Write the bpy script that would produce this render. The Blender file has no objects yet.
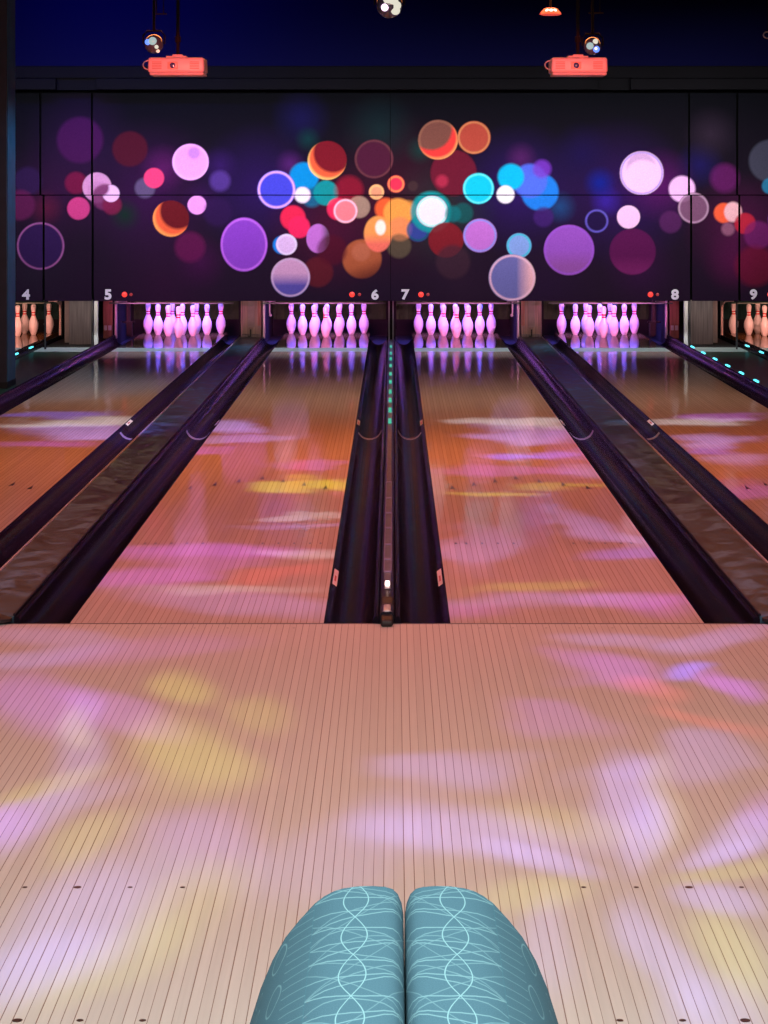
import bpy, bmesh, math, random
import numpy as np
from mathutils import Vector

# ------------------------------------------------------------------ camera numbers
FPX = 2270.0                      # focal length in pixels for a 768 x 1024 frame
CAM = Vector((0.0265, -9.54, 1.83))
VPX, HOR = 393.3, 188.0           # vanishing point of the lanes in the photograph
def at_depth(px, py, Y):          # pixel -> point on the vertical plane at world Y
    s = FPX / (Y - CAM.y)
    return Vector(((px - VPX) / s + CAM.x, Y, CAM.z - (py - HOR) / s))
def on_floor(px, py):             # pixel -> point on the floor
    s = (py - HOR) / CAM.z
    return Vector(((px - VPX) / s + CAM.x, CAM.y + FPX / s, 0.0))

scene = bpy.context.scene
col = scene.collection
random.seed(4)

cam_d = bpy.data.cameras.new('camera')
cam = bpy.data.objects.new('camera', cam_d); col.objects.link(cam)
cam.location = CAM; cam.rotation_euler = (math.radians(90), 0, 0)
cam_d.sensor_fit = 'VERTICAL'; cam_d.sensor_height = 36.0; cam_d.lens = FPX / 1024 * 36
cam_d.shift_x = -(VPX - 384) / 1024; cam_d.shift_y = -(512 - HOR) / 1024
cam_d.clip_end = 100
scene.camera = cam
scene.view_settings.view_transform = 'Standard'
scene.view_settings.look = 'None'
scene.view_settings.gamma = 1
scene.view_settings.use_curve_mapping = False
scene.view_settings.exposure = 0.0

world = bpy.data.worlds.new('world'); scene.world = world
world.use_nodes = True
world.node_tree.nodes['Background'].inputs[0].default_value = (0.10, 0.09, 0.16, 1)
world.node_tree.nodes['Background'].inputs[1].default_value = 0.10

# ------------------------------------------------------------------ lights
def look(o, target):
    d = Vector(target) - o.location
    o.rotation_euler = d.to_track_quat('-Z', 'Y').to_euler()
def area(name, loc, target, sx, sy, color, power, spread=180):
    l = bpy.data.lights.new(name, 'AREA'); l.shape = 'RECTANGLE'; l.size = sx; l.size_y = sy
    l.color = color; l.energy = power; l.spread = math.radians(spread)
    o = bpy.data.objects.new(name, l); col.objects.link(o); o.location = loc; look(o, target)
    return o
def spot(name, loc, target, color, power, angle, blend=0.6, radius=0.05):
    l = bpy.data.lights.new(name, 'SPOT'); l.color = color; l.energy = power
    l.spot_size = math.radians(angle); l.spot_blend = blend; l.shadow_soft_size = radius
    o = bpy.data.objects.new(name, l); col.objects.link(o); o.location = loc; look(o, target)
    return o

# general room lamps, with added fill for the far lanes and masking panels
area('seating_lamp', (0.0, -7.6, 3.1), (0.0, -5.9, 0), 3.5, 1.6, (0.94, 0.98, 0.94), 190, 150)
area('approach_lamp', (0.0, -3.2, 3.1), (0.0, -1.6, 0), 5.0, 1.4, (1.0, 0.44, 0.36), 62, 150)
area('foul_line_lamp', (0.0, 0.6, 3.1), (0.0, 2.0, 0), 6.0, 1.0, (1.0, 0.26, 0.28), 76, 150)
area('lane_lamp', (0.0, 6.4, 3.3), (0.0, 5.6, 0), 6.0, 0.6, (1.0, 0.27, 0.07), 105, 140)
area('far_lane_fill_lamp', (0.0, 9.8, 4.2), (0.0, 10.2, 0), 7.0, 0.8, (1.0, 0.58, 0.38), 30, 75)  # added fill that lifts the dark far end of the lanes
area('mask_fill_lamp', (0.0, 12.9, 3.12), (0.0, 16.1, 1.75), 9.5, 0.25, (1.0, 0.97, 1.0), 125, 75)  # added out of view to brighten the printed panels evenly
area('upper_wall_glow_lamp', (-3.2, 13.8, 4.1), (-3.0, 16.2, 4.0), 2.0, 0.3, (0.05, 0.06, 1.0), 60, 150)

# pattern projectors: the lamp throws soft coloured shapes, one list of shapes per projector
def projector_lamp(name, loc, power, blobs, angle=130, wave=0.13, freq=3.0, detail=1.0):
    l = bpy.data.lights.new(name, 'SPOT'); l.energy = power; l.spot_size = math.radians(angle)
    l.spot_blend = 0.4; l.shadow_soft_size = 0.03
    o = bpy.data.objects.new(name, l); col.objects.link(o); o.location = loc
    l.use_nodes = True; nt = l.node_tree; N = nt.nodes; L = nt.links
    em = N['Emission']
    tc = N.new('ShaderNodeTexCoord'); sp = N.new('ShaderNodeSeparateXYZ')
    L.new(tc.outputs['Normal'], sp.inputs[0])
    az = N.new('ShaderNodeMath'); az.operation = 'ABSOLUTE'; L.new(sp.outputs[2], az.inputs[0])
    dx = N.new('ShaderNodeMath'); dx.operation = 'DIVIDE'; L.new(sp.outputs[0], dx.inputs[0]); L.new(az.outputs[0], dx.inputs[1])
    dy = N.new('ShaderNodeMath'); dy.operation = 'DIVIDE'; L.new(sp.outputs[1], dy.inputs[0]); L.new(az.outputs[0], dy.inputs[1])
    cb = N.new('ShaderNodeCombineXYZ'); L.new(dx.outputs[0], cb.inputs[0]); L.new(dy.outputs[0], cb.inputs[1])
    # slight waviness of the projected edges
    nz = N.new('ShaderNodeTexNoise'); nz.inputs['Scale'].default_value = freq; nz.inputs['Detail'].default_value = detail
    L.new(cb.outputs[0], nz.inputs['Vector'])
    sb = N.new('ShaderNodeVectorMath'); sb.operation = 'SUBTRACT'; L.new(nz.outputs['Color'], sb.inputs[0]); sb.inputs[1].default_value = (0.5, 0.5, 0.5)
    sc = N.new('ShaderNodeVectorMath'); sc.operation = 'SCALE'; L.new(sb.outputs[0], sc.inputs[0]); sc.inputs['Scale'].default_value = wave
    ad = N.new('ShaderNodeVectorMath'); ad.operation = 'ADD'; L.new(cb.outputs[0], ad.inputs[0]); L.new(sc.outputs[0], ad.inputs[1])
    vec = ad.outputs[0]
    h = loc[2]; total = None
    for (x, y, rx, ry, rot, c, k) in blobs:
        # weight by distance so that the brightness asked for arrives on the floor
        cx, cy = (x - loc[0]) / h, (y - loc[1]) / h
        w = k * (1 + cx * cx + cy * cy) ** 1.5
        mp = N.new('ShaderNodeMapping'); mp.vector_type = 'TEXTURE'
        mp.inputs['Location'].default_value = (cx, cy, 0)
        mp.inputs['Rotation'].default_value = (0, 0, math.radians(rot))
        mp.inputs['Scale'].default_value = (rx / h, ry / h, 1)
        L.new(vec, mp.inputs[0])
        ln = N.new('ShaderNodeVectorMath'); ln.operation = 'LENGTH'; L.new(mp.outputs[0], ln.inputs[0])
        mr = N.new('ShaderNodeMapRange'); mr.interpolation_type = 'SMOOTHSTEP'
        mr.inputs['From Min'].default_value = 1.38; mr.inputs['From Max'].default_value = 0.4
        L.new(ln.outputs['Value'], mr.inputs['Value'])
        vs = N.new('ShaderNodeVectorMath'); vs.operation = 'SCALE'
        vs.inputs[0].default_value = (c[0] * w, c[1] * w, c[2] * w); L.new(mr.outputs[0], vs.inputs['Scale'])
        if total is None: total = vs.outputs[0]
        else:
            a = N.new('ShaderNodeVectorMath'); a.operation = 'ADD'; L.new(total, a.inputs[0]); L.new(vs.outputs[0], a.inputs[1]); total = a.outputs[0]
    L.new(total, em.inputs['Color']); em.inputs['Strength'].default_value = 1.0
    return o

LAV, YEL, MAG, BLU, WHI, RED = (0.17, 0.17, 0.62), (0.30, 0.40, 0.0), (0.24, 0.05, 0.62), (0.08, 0.10, 1.0), (0.5, 0.6, 0.75), (0.5, 0.03, 0.02)
BK, BW = 0.55, 1.35
def blob(px, py, wx, wy, rot, c, k):     # centre and half extents as seen on the floor of the photograph
    p = on_floor(px, py); e = 1.0
    jx, jy = (on_floor(px + e, py) - p), (on_floor(px, py - e) - p)     # picture up = away from the camera
    J = np.array([[jx.x, jy.x], [jx.y, jy.y]])
    r = math.radians(rot); Rm = np.array([[math.cos(r), -math.sin(r)], [math.sin(r), math.cos(r)]])
    U, S, _ = np.linalg.svd(J @ Rm @ np.diag([wx * BW, wy * BW]))
    return (p.x, p.y, float(S[0]), float(S[1]), math.degrees(math.atan2(U[1, 0], U[0, 0])), c, k * BK)
near = [
    blob(621, 797, 30, 34, 0, LAV, .9), blob(633, 830, 15, 30, 6, LAV, .6),
    blob(478, 832, 78, 17, -6, LAV, .8), blob(545, 856, 45, 9, -14, LAV, .7), blob(415, 825, 40, 25, 0, LAV, .4),
    blob(738, 832, 45, 14, 22, LAV, .9), blob(715, 850, 26, 8, 18, LAV, .5),
    blob(745, 899, 42, 12, -10, LAV, .8), blob(660, 955, 22, 45, 20, LAV, .7), blob(690, 1005, 45, 26, 10, LAV, .5),
    blob(530, 892, 50, 15, 4, YEL, .45), blob(742, 868, 50, 8, 8, YEL, .4), blob(740, 950, 30, 32, 30, YEL, .5),
    blob(655, 800, 16, 40, -10, YEL, .3), blob(560, 822, 50, 12, -10, YEL, .3), blob(550, 940, 22, 36, 0, LAV, .4),
    blob(768, 810, 30, 14, 20, MAG, .4),
]
left = [
    blob(190, 688, 26, 14, -8, YEL, .55), blob(185, 755, 46, 28, -15, YEL, .6), blob(68, 728, 14, 14, 10, YEL, .45),
    blob(48, 785, 40, 10, 22, YEL, .4), blob(262, 714, 28, 14, 0, YEL, .35), blob(110, 838, 46, 14, 24, YEL, .35),
    blob(72, 740, 20, 40, -10, LAV, .5), blob(30, 700, 46, 22, -10, MAG, .6), blob(115, 712, 50, 14, -16, MAG, .5),
    blob(40, 818, 70, 17, 22, LAV, .6), blob(10, 826, 40, 16, 10, MAG, .6), blob(80, 915, 90, 34, 24, LAV, .65),
    blob(30, 965, 60, 26, 20, LAV, .5), blob(215, 852, 44, 30, -20, LAV, .35), blob(190, 905, 50, 26, 30, YEL, .3),
    blob(110, 960, 60, 22, 25, YEL, .3), blob(330, 860, 60, 28, 20, LAV, .3), blob(225, 835, 40, 22, 0, MAG, .2),
    blob(40, 640, 60, 8, -6, LAV, .35), blob(20, 660, 60, 6, 4, LAV, .5), blob(150, 650, 80, 8, 6, MAG, .25),
]
BK, BW = 0.72, 1.1
mid = [
    blob(600, 672, 60, 14, -12, MAG, .5), blob(684, 672, 22, 9, 0, BLU, .8), blob(748, 684, 40, 9, -12, MAG, .8),
    blob(720, 640, 60, 9, 10, LAV, .5), blob(620, 640, 60, 8, 0, LAV, .4), blob(540, 715, 60, 18, -10, MAG, .25),
    blob(460, 770, 70, 18, 0, LAV, .3), blob(680, 755, 70, 16, 8, LAV, .35), blob(650, 690, 50, 8, -12, RED, .4),
    blob(735, 725, 60, 10, -14, RED, .35), blob(130, 520, 90, 12, 0, MAG, .0),
    blob(220, 600, 110, 12, -4, LAV, .4), blob(200, 553, 80, 9, 0, MAG, .75), blob(160, 575, 80, 9, 4, MAG, .6),
    blob(290, 555, 60, 5, 0, WHI, .35), blob(240, 588, 80, 5, 0, WHI, .3), blob(290, 575, 40, 6, 6, RED, .4),
    blob(560, 600, 90, 8, 0, LAV, .5), blob(620, 555, 50, 7, 0, BLU, .45), blob(590, 525, 55, 12, -15, LAV, .6),
    blob(480, 545, 30, 22, 0, LAV, .45), blob(520, 585, 60, 6, 5, YEL, .35), blob(640, 600, 60, 8, 0, MAG, .4),
    blob(690, 605, 50, 10, 0, MAG, .3), blob(480, 612, 40, 8, 0, MAG, .35),
]
BK, BW = 0.95, 1.05
far = [
    blob(310, 487, 42, 5, 0, YEL, .8), blob(300, 478, 30, 3, 0, YEL, .4), blob(290, 514, 40, 3, 4, WHI, .35), blob(300, 523, 55, 3, 2, LAV, .35),
    blob(480, 494, 60, 2.4, 0, YEL, .6), blob(560, 487, 50, 2.4, 0, YEL, .35),
    blob(300, 465, 30, 5, 0, MAG, .3), blob(220, 425, 40, 6, 0, LAV, .9), blob(245, 437, 40, 4, 0, LAV, .6), blob(210, 448, 30, 5, 0, MAG, .5),
    blob(70, 424, 90, 5, 2, WHI, .6), blob(90, 432, 70, 7, 0, LAV, .9), blob(40, 444, 50, 4, 0, MAG, .4), blob(60, 416, 60, 3, 0, BLU, .4),
    blob(520, 423, 50, 5, 0, WHI, .6), blob(530, 435, 60, 8, 0, LAV, .8), blob(510, 455, 36, 4, 0, BLU, .8), blob(560, 452, 36, 3, 0, BLU, .5),
    blob(500, 470, 70, 6, 0, MAG, .35), blob(600, 470, 50, 8, 0, LAV, .4),
    blob(690, 422, 60, 4, 0, WHI, .5), blob(720, 418, 40, 3, 0, MAG, .5), blob(720, 440, 60, 6, 0, LAV, .8), blob(745, 460, 40, 8, 0, LAV, .5), blob(700, 450, 30, 5, 0, BLU, .4),
    blob(740, 490, 50, 8, 0, MAG, .3),
]
projector_lamp('pattern_projector_lamp', (0.9, -3.4, 3.05), 900, near)
projector_lamp('pattern_projector_lamp', (-0.9, -2.6, 3.05), 900, left)
projector_lamp('pattern_projector_lamp', (0.2, 0.6, 3.05), 900, mid, wave=0.30, freq=3.6, detail=2.5)
projector_lamp('pattern_projector_lamp', (0.0, 3.9, 3.05), 900, far, angle=160, wave=0.42, freq=4.0, detail=3.0)

# ------------------------------------------------------------------ helpers
def link_obj(name, me, m, parent=None):
    o = bpy.data.objects.new(name, me); col.objects.link(o)
    for x in (m if isinstance(m, (list, tuple)) else [m]): me.materials.append(x)
    if parent is not None: o.parent = parent
    return o
def finish(name, bm, m, parent=None, smooth=False, recalc=True):
    if recalc: bmesh.ops.recalc_face_normals(bm, faces=bm.faces)
    me = bpy.data.meshes.new(name); bm.to_mesh(me); bm.free()
    if smooth:
        me.shade_smooth()
        me.set_sharp_from_angle(angle=math.radians(40))
    return link_obj(name, me, m, parent)
def box(bm, x0, x1, y0, y1, z0, z1, bevel=0.0, mi=0, seg=2):
    r = bmesh.ops.create_cube(bm, size=1)
    for v in r['verts']:
        v.co = Vector(((x0 + x1) / 2 + v.co.x * (x1 - x0), (y0 + y1) / 2 + v.co.y * (y1 - y0), (z0 + z1) / 2 + v.co.z * (z1 - z0)))
    fs = set(f for v in r['verts'] for f in v.link_faces)
    for f in fs: f.material_index = mi
    if bevel > 0:
        es = set(e for v in r['verts'] for e in v.link_edges)
        bmesh.ops.bevel(bm, geom=list(es), offset=bevel, segments=seg, affect='EDGES', profile=0.5)
def lathe(bm, prof, n=32, c=(0, 0, 0), axis='Z', mi=0):
    rings = []
    def P(r, h, a):
        x, y = r * math.cos(a), r * math.sin(a)
        if axis == 'Z': return (c[0] + x, c[1] + y, c[2] + h)
        if axis == 'Y': return (c[0] + x, c[1] + h, c[2] + y)
        return (c[0] + h, c[1] + x, c[2] + y)
    for r, h in prof:
        if r < 1e-6: rings.append([bm.verts.new(P(0, h, 0))])
        else: rings.append([bm.verts.new(P(r, h, 2 * math.pi * i / n)) for i in range(n)])
    for a, b in zip(rings, rings[1:]):
        for i in range(n):
            j = (i + 1) % n
            if len(a) == 1 and len(b) == 1: continue
            if len(a) == 1: f = bm.faces.new((a[0], b[i], b[j]))
            elif len(b) == 1: f = bm.faces.new((a[i], a[j], b[0]))
            else: f = bm.faces.new((a[i], a[j], b[j], b[i]))
            f.material_index = mi
    for rg in (rings[0], rings[-1]):
        if len(rg) > 1:
            f = bm.faces.new(rg); f.material_index = mi
def tube(bm, pts, r, n=8, mi=0, closed=False):
    pts = [Vector(p) for p in pts]; rings = []
    m = len(pts)
    for i, p in enumerate(pts):
        if closed: t = pts[(i + 1) % m] - pts[i - 1]
        else: t = pts[min(i + 1, m - 1)] - pts[max(i - 1, 0)]
        t.normalize()
        ref = Vector((0, 0, 1)) if abs(t.z) < 0.9 else Vector((0, 1, 0))
        u = t.cross(ref).normalized(); v = t.cross(u).normalized()
        rings.append([bm.verts.new(p + (u * math.cos(2 * math.pi * k / n) + v * math.sin(2 * math.pi * k / n)) * r) for k in range(n)])
    rng = range(m) if closed else range(m - 1)
    for i in rng:
        a, b = rings[i], rings[(i + 1) % m]
        for k in range(n):
            f = bm.faces.new((a[k], a[(k + 1) % n], b[(k + 1) % n], b[k])); f.material_index = mi
    if not closed:
        bm.faces.new(rings[0]); bm.faces.new(rings[-1])
def prism_y(bm, prof, ys, mi=0):           # closed outline in X,Z swept along Y
    rings = [[bm.verts.new((x, y, z)) for x, z in prof] for y in ys]
    n = len(prof)
    for a, b in zip(rings, rings[1:]):
        for k in range(n):
            f = bm.faces.new((a[k], a[(k + 1) % n], b[(k + 1) % n], b[k])); f.material_index = mi
    for rg in (rings[0], rings[-1]):
        f = bm.faces.new(rg); f.material_index = mi
def tag(o, label, cat, group=None, kind=None):
    if label: o['label'] = label
    if cat: o['category'] = cat
    if group: o['group'] = group
    if kind: o['kind'] = kind
    return o
def thing(name, label, cat, loc=(0, 0, 0), group=None):
    o = bpy.data.objects.new(name, None); col.objects.link(o); o.location = loc
    o.empty_display_size = 0.1
    return tag(o, label, cat, group)
def struct(name, bm, m, **k):
    o = finish(name, bm, m, **k); o['kind'] = 'structure'; return o

def lin(c):
    return tuple(((v / 255) / 12.92 if v / 255 <= 0.04045 else ((v / 255 + 0.055) / 1.055) ** 2.4) for v in c)
def mat(name, rgb, rough=0.5, metal=0.0, spec=0.5, noise=0.0, nscale=8.0, emit=None, estr=0.0, bump=0.0, coat=0.0, ior=1.5):
    m = bpy.data.materials.new(name); m.use_nodes = True
    nt = m.node_tree; b = nt.nodes['Principled BSDF']
    b.inputs['Roughness'].default_value = rough; b.inputs['Metallic'].default_value = metal
    b.inputs['Specular IOR Level'].default_value = spec; b.inputs['Coat Weight'].default_value = coat; b.inputs['IOR'].default_value = ior
    tc = nt.nodes.new('ShaderNodeTexCoord'); nz = nt.nodes.new('ShaderNodeTexNoise')
    nz.inputs['Scale'].default_value = nscale; nz.inputs['Detail'].default_value = 4
    nt.links.new(tc.outputs['Object'], nz.inputs['Vector'])
    hs = nt.nodes.new('ShaderNodeMapRange'); nt.links.new(nz.outputs['Fac'], hs.inputs['Value'])
    hs.inputs['From Min'].default_value = 0.25; hs.inputs['From Max'].default_value = 0.75
    hs.inputs['To Min'].default_value = 1 - noise; hs.inputs['To Max'].default_value = 1 + noise * 0.6
    vs = nt.nodes.new('ShaderNodeVectorMath'); vs.operation = 'SCALE'
    vs.inputs[0].default_value = rgb; nt.links.new(hs.outputs[0], vs.inputs['Scale'])
    nt.links.new(vs.outputs[0], b.inputs['Base Color'])
    if bump:
        bp = nt.nodes.new('ShaderNodeBump'); bp.inputs['Strength'].default_value = bump; bp.inputs['Distance'].default_value = 0.002
        nt.links.new(nz.outputs['Fac'], bp.inputs['Height']); nt.links.new(bp.outputs[0], b.inputs['Normal'])
    if emit is not None:
        b.inputs['Emission Color'].default_value = (*emit, 1); b.inputs['Emission Strength'].default_value = estr
    return m

def board_mat(name, rgb, seam, rough, spec, width=0.02707, phase=0.0, tone=0.08, grain=0.035, line=0.047, ior=1.5):
    m = bpy.data.materials.new(name); m.use_nodes = True
    nt = m.node_tree; N = nt.nodes; L = nt.links; b = N['Principled BSDF']
    def M(op, a, c=None):
        n = N.new('ShaderNodeMath'); n.operation = op
        for i, v in enumerate((a, c)):
            if v is None: continue
            if isinstance(v, (int, float)): n.inputs[i].default_value = v
            else: L.new(v, n.inputs[i])
        return n.outputs[0]
    tc = N.new('ShaderNodeTexCoord'); sp = N.new('ShaderNodeSeparateXYZ'); L.new(tc.outputs['Object'], sp.inputs[0])
    u = M('DIVIDE', M('ADD', sp.outputs[0], phase), width)
    fr = M('FRACT', u); idx = M('FLOOR', u)
    wn = N.new('ShaderNodeTexWhiteNoise'); wn.noise_dimensions = '1D'; L.new(idx, wn.inputs['W'])
    lw = M('ADD', M('MULTIPLY', wn.outputs['Value'], line), line)
    sm = M('LESS_THAN', fr, lw)
    mp = N.new('ShaderNodeMapping'); mp.inputs['Scale'].default_value = (60, 1.5, 1); L.new(tc.outputs['Object'], mp.inputs[0])
    nz = N.new('ShaderNodeTexNoise'); nz.inputs['Scale'].default_value = 1.5; nz.inputs['Detail'].default_value = 5; L.new(mp.outputs[0], nz.inputs['Vector'])
    f = M('ADD', M('ADD', 1 - tone, M('MULTIPLY', wn.outputs['Value'], tone)), M('MULTIPLY', M('SUBTRACT', nz.outputs['Fac'], 0.5), grain * 4))
    vs = N.new('ShaderNodeVectorMath'); vs.operation = 'SCALE'; vs.inputs[0].default_value = rgb; L.new(f, vs.inputs['Scale'])
    mx = N.new('ShaderNodeMix'); mx.data_type = 'RGBA'; L.new(sm, mx.inputs['Factor'])
    L.new(vs.outputs[0], mx.inputs[6]); mx.inputs[7].default_value = (*seam, 1)
    L.new(mx.outputs[2], b.inputs['Base Color'])
    b.inputs['Roughness'].default_value = rough; b.inputs['Specular IOR Level'].default_value = spec; b.inputs['IOR'].default_value = ior
    return m

M_APPROACH = board_mat('approach_boards', (0.66, 0.60, 0.55), (0.24, 0.15, 0.12), 0.42, 0.25)
M_LANE = board_mat('lane_boards', (0.62, 0.50, 0.42), (0.30, 0.18, 0.14), 0.085, 0.5, tone=0.12, ior=1.045)
M_DECK = board_mat('pin_deck_boards', (0.26, 0.115, 0.03), (0.16, 0.07, 0.03), 0.05, 0.5, ior=1.12)
M_PRE = board_mat('grey_deck_boards', (0.11, 0.085, 0.07), (0.07, 0.05, 0.04), 0.05, 0.5, ior=1.12)  # deck boards, colour darkened for low light and against the pin lamps' wash
M_INK = mat('dark_inlay', (0.03, 0.02, 0.025), 0.3)
M_PLATE = mat('pale_plate', (0.66, 0.84, 0.78), 0.3, noise=0.15, nscale=20)
M_GUTTER = mat('gutter_plastic', (0.010, 0.008, 0.015), 0.24, spec=0.5, ior=1.06, noise=0.5, nscale=3)
M_RIM = mat('rim_plastic', (0.022, 0.022, 0.036), 0.3, spec=0.5, ior=1.2, noise=0.4, nscale=5)
M_STICK = mat('sticker', (0.85, 0.7, 0.72), 0.5, noise=0.1)
M_STICK_RED = mat('sticker_print', (0.5, 0.05, 0.06), 0.5)
M_SCUFF = mat('scuff', (0.32, 0.30, 0.36), 0.4, noise=0.3, nscale=60)
M_BACK = mat('black_backing', (0.002, 0.002, 0.002), 1.0, spec=0.0)
M_BLACK = mat('black_paint', (0.012, 0.012, 0.014), 0.55, noise=0.3)
M_STEEL = mat('pale_metal', (0.55, 0.52, 0.56), 0.35, metal=0.3, noise=0.15)
M_WHITE_POST = mat('white_post', (0.62, 0.66, 0.66), 0.4, noise=0.12)
M_CEIL = mat('dark_ceiling', (0.020, 0.020, 0.035), 0.9, spec=0.1, noise=0.3, nscale=1.5)
M_WALL = mat('dark_wall', (0.02, 0.02, 0.03), 0.9, noise=0.2, nscale=1.5)
M_SUB = mat('dark_subfloor', (0.02, 0.02, 0.022), 0.8, noise=0.3)
M_AISLE = mat('aisle_green', (0.022, 0.085, 0.060), 0.35, noise=0.4, nscale=9)
M_CURTAIN = mat('pit_curtain', (0.04, 0.10, 0.026), 0.9, noise=0.3, nscale=14)
M_CURTAIN2 = mat('pit_curtain_green', (0.008, 0.05, 0.045), 0.9, noise=0.3, nscale=14)
M_PIT = mat('pit_black', (0.008, 0.007, 0.010), 0.9)

def dirt_board():
    m = mat('worn_board', (0.05, 0.045, 0.05), 0.45, noise=0.0)
    nt = m.node_tree; N = nt.nodes; L = nt.links; b = N['Principled BSDF']
    tc = N.new('ShaderNodeTexCoord'); mp = N.new('ShaderNodeMapping'); mp.inputs['Scale'].default_value = (1.5, 1.1, 1)
    mp.inputs['Rotation'].default_value = (0, 0, 0.15)
    L.new(tc.outputs['Object'], mp.inputs[0])
    a = N.new('ShaderNodeTexNoise'); a.inputs['Scale'].default_value = 3.4; a.inputs['Detail'].default_value = 8; a.inputs['Distortion'].default_value = 1.6
    L.new(mp.outputs[0], a.inputs['Vector'])
    cr = N.new('ShaderNodeValToRGB'); L.new(a.outputs['Fac'], cr.inputs[0])
    e = cr.color_ramp.elements; e[0].position = 0.36; e[0].color = (0.012, 0.016, 0.026, 1); e[1].position = 0.66; e[1].color = (0.08, 0.20, 0.32, 1)
    k = cr.color_ramp.elements.new(0.50); k.color = (0.028, 0.068, 0.105, 1)
    L.new(cr.outputs[0], b.inputs['Base Color'])
    r = N.new('ShaderNodeMapRange'); L.new(a.outputs['Fac'], r.inputs['Value']); r.inputs['To Min'].default_value = 0.25; r.inputs['To Max'].default_value = 0.6
    L.new(r.outputs[0], b.inputs['Roughness'])
    return m
M_WORN = dirt_board()

def wood_panel_mat(name, rgb):
    m = mat(name, rgb, 0.5)
    nt = m.node_tree; N = nt.nodes; L = nt.links; b = N['Principled BSDF']
    tc = N.new('ShaderNodeTexCoord'); mp = N.new('ShaderNodeMapping'); mp.inputs['Scale'].default_value = (22, 6, 1.2)
    L.new(tc.outputs['Object'], mp.inputs[0])
    a = N.new('ShaderNodeTexNoise'); a.inputs['Scale'].default_value = 2.0; a.inputs['Detail'].default_value = 6; L.new(mp.outputs[0], a.inputs['Vector'])
    cr = N.new('ShaderNodeValToRGB'); L.new(a.outputs['Fac'], cr.inputs[0])
    e = cr.color_ramp.elements; e[0].position = 0.3; e[0].color = (*[v * 0.55 for v in rgb], 1); e[1].position = 0.7; e[1].color = (*[v * 1.25 for v in rgb], 1)
    L.new(cr.outputs[0], b.inputs['Base Color'])
    return m
M_WOOD = wood_panel_mat('tan_wood', (0.30, 0.22, 0.16))
M_WOOD_ORANGE = wood_panel_mat('orange_wood', (0.36, 0.16, 0.09))
M_WOOD_GREY = wood_panel_mat('grey_brown_wood', (0.20, 0.155, 0.155))
M_BEIGE = mat('beige_panel', (0.38, 0.33, 0.30), 0.5, noise=0.15)

# ------------------------------------------------------------------ setting
Y_FOUL, Y_MASK = 0.0, 16.11
LANES = {4: -4.762, 5: -2.60, 6: -0.80, 7: 0.80, 8: 2.60, 9: 4.762}
HW, GW, RIM = 0.533, 0.235, 0.03          # half lane, gutter width, rim height
SUBZ = -0.085
XW = 6.3
bm = bmesh.new(); box(bm, -XW, XW, -14, 21.5, SUBZ - 0.15, SUBZ); struct('floor', bm, M_SUB)
# approach floor with inlaid dots
bm = bmesh.new(); box(bm, -XW, XW, -14, 0, SUBZ, 0)
def disc(bm, x, y, z, r, mi, ry=None):
    vs = [bm.verts.new((x + r * math.cos(a * math.pi / 10), y + (ry or r) * math.sin(a * math.pi / 10), z)) for a in range(20)]
    f = bm.faces.new(vs); f.material_index = mi
for n, cx in LANES.items():
    for k in range(-2, 3):
        disc(bm, cx + k * 0.1377, -3.60, 0.0006, 0.0105 if k == 0 else 0.007, 1)
        disc(bm, cx + k * 0.1377, -4.55, 0.0006, 0.0115 if k == 0 else 0.008, 1)
    for k in range(-3, 4): disc(bm, cx + k * 0.1377, -0.10, 0.0006, 0.005, 1)
box(bm, -XW, XW, -0.012, 0.0, -0.01, 0.0008, mi=1)         # foul line
struct('floor', bm, [M_APPROACH, M_INK], recalc=False)
for sgn in (-1, 1):                                          # aisles beside lanes 4/5 and 8/9
    xa, xb = sorted((sgn * (2.60 + HW + GW), sgn * (4.762 - HW - GW)))
    bm = bmesh.new(); box(bm, xa, xb, 0, 15.85, SUBZ, 0.0); box(bm, xa, xb, 15.85, 16.45, SUBZ, 0.004, mi=1); box(bm, xa, xb, 16.45, 21.0, SUBZ, 0.0, mi=2)
    struct('floor', bm, [M_AISLE, M_PLATE, M_SUB])
    xa, xb = sorted((sgn * (4.762 + HW + GW), sgn * XW))
    bm = bmesh.new(); box(bm, xa, xb, 0, 21.0, SUBZ, 0.0); struct('floor', bm, M_AISLE)
bm = bmesh.new(); box(bm, -XW, XW, -14, 21.5, 4.4, 4.5); struct('ceiling', bm, M_CEIL)
bm = bmesh.new(); box(bm, -XW - .1, -XW, -14, 21.5, SUBZ - .15, 4.5); struct('wall_left', bm, M_WALL)
bm = bmesh.new(); box(bm, XW, XW + .1, -14, 21.5, SUBZ - .15, 4.5); struct('wall_right', bm, M_WALL)
bm = bmesh.new(); box(bm, -XW, XW, 21.4, 21.5, SUBZ - .15, 4.5); struct('wall_back', bm, M_WALL)
bm = bmesh.new(); box(bm, -XW, XW, -14.1, -14, SUBZ - .15, 4.5); struct('wall_front', bm, M_WALL)
bm = bmesh.new(); box(bm, -XW, XW, 16.31, 16.41, 2.9, 4.4); struct('wall_upper', bm, mat('navy_wall', (0.003, 0.003, 0.03), 0.9, spec=0.05))
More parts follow.
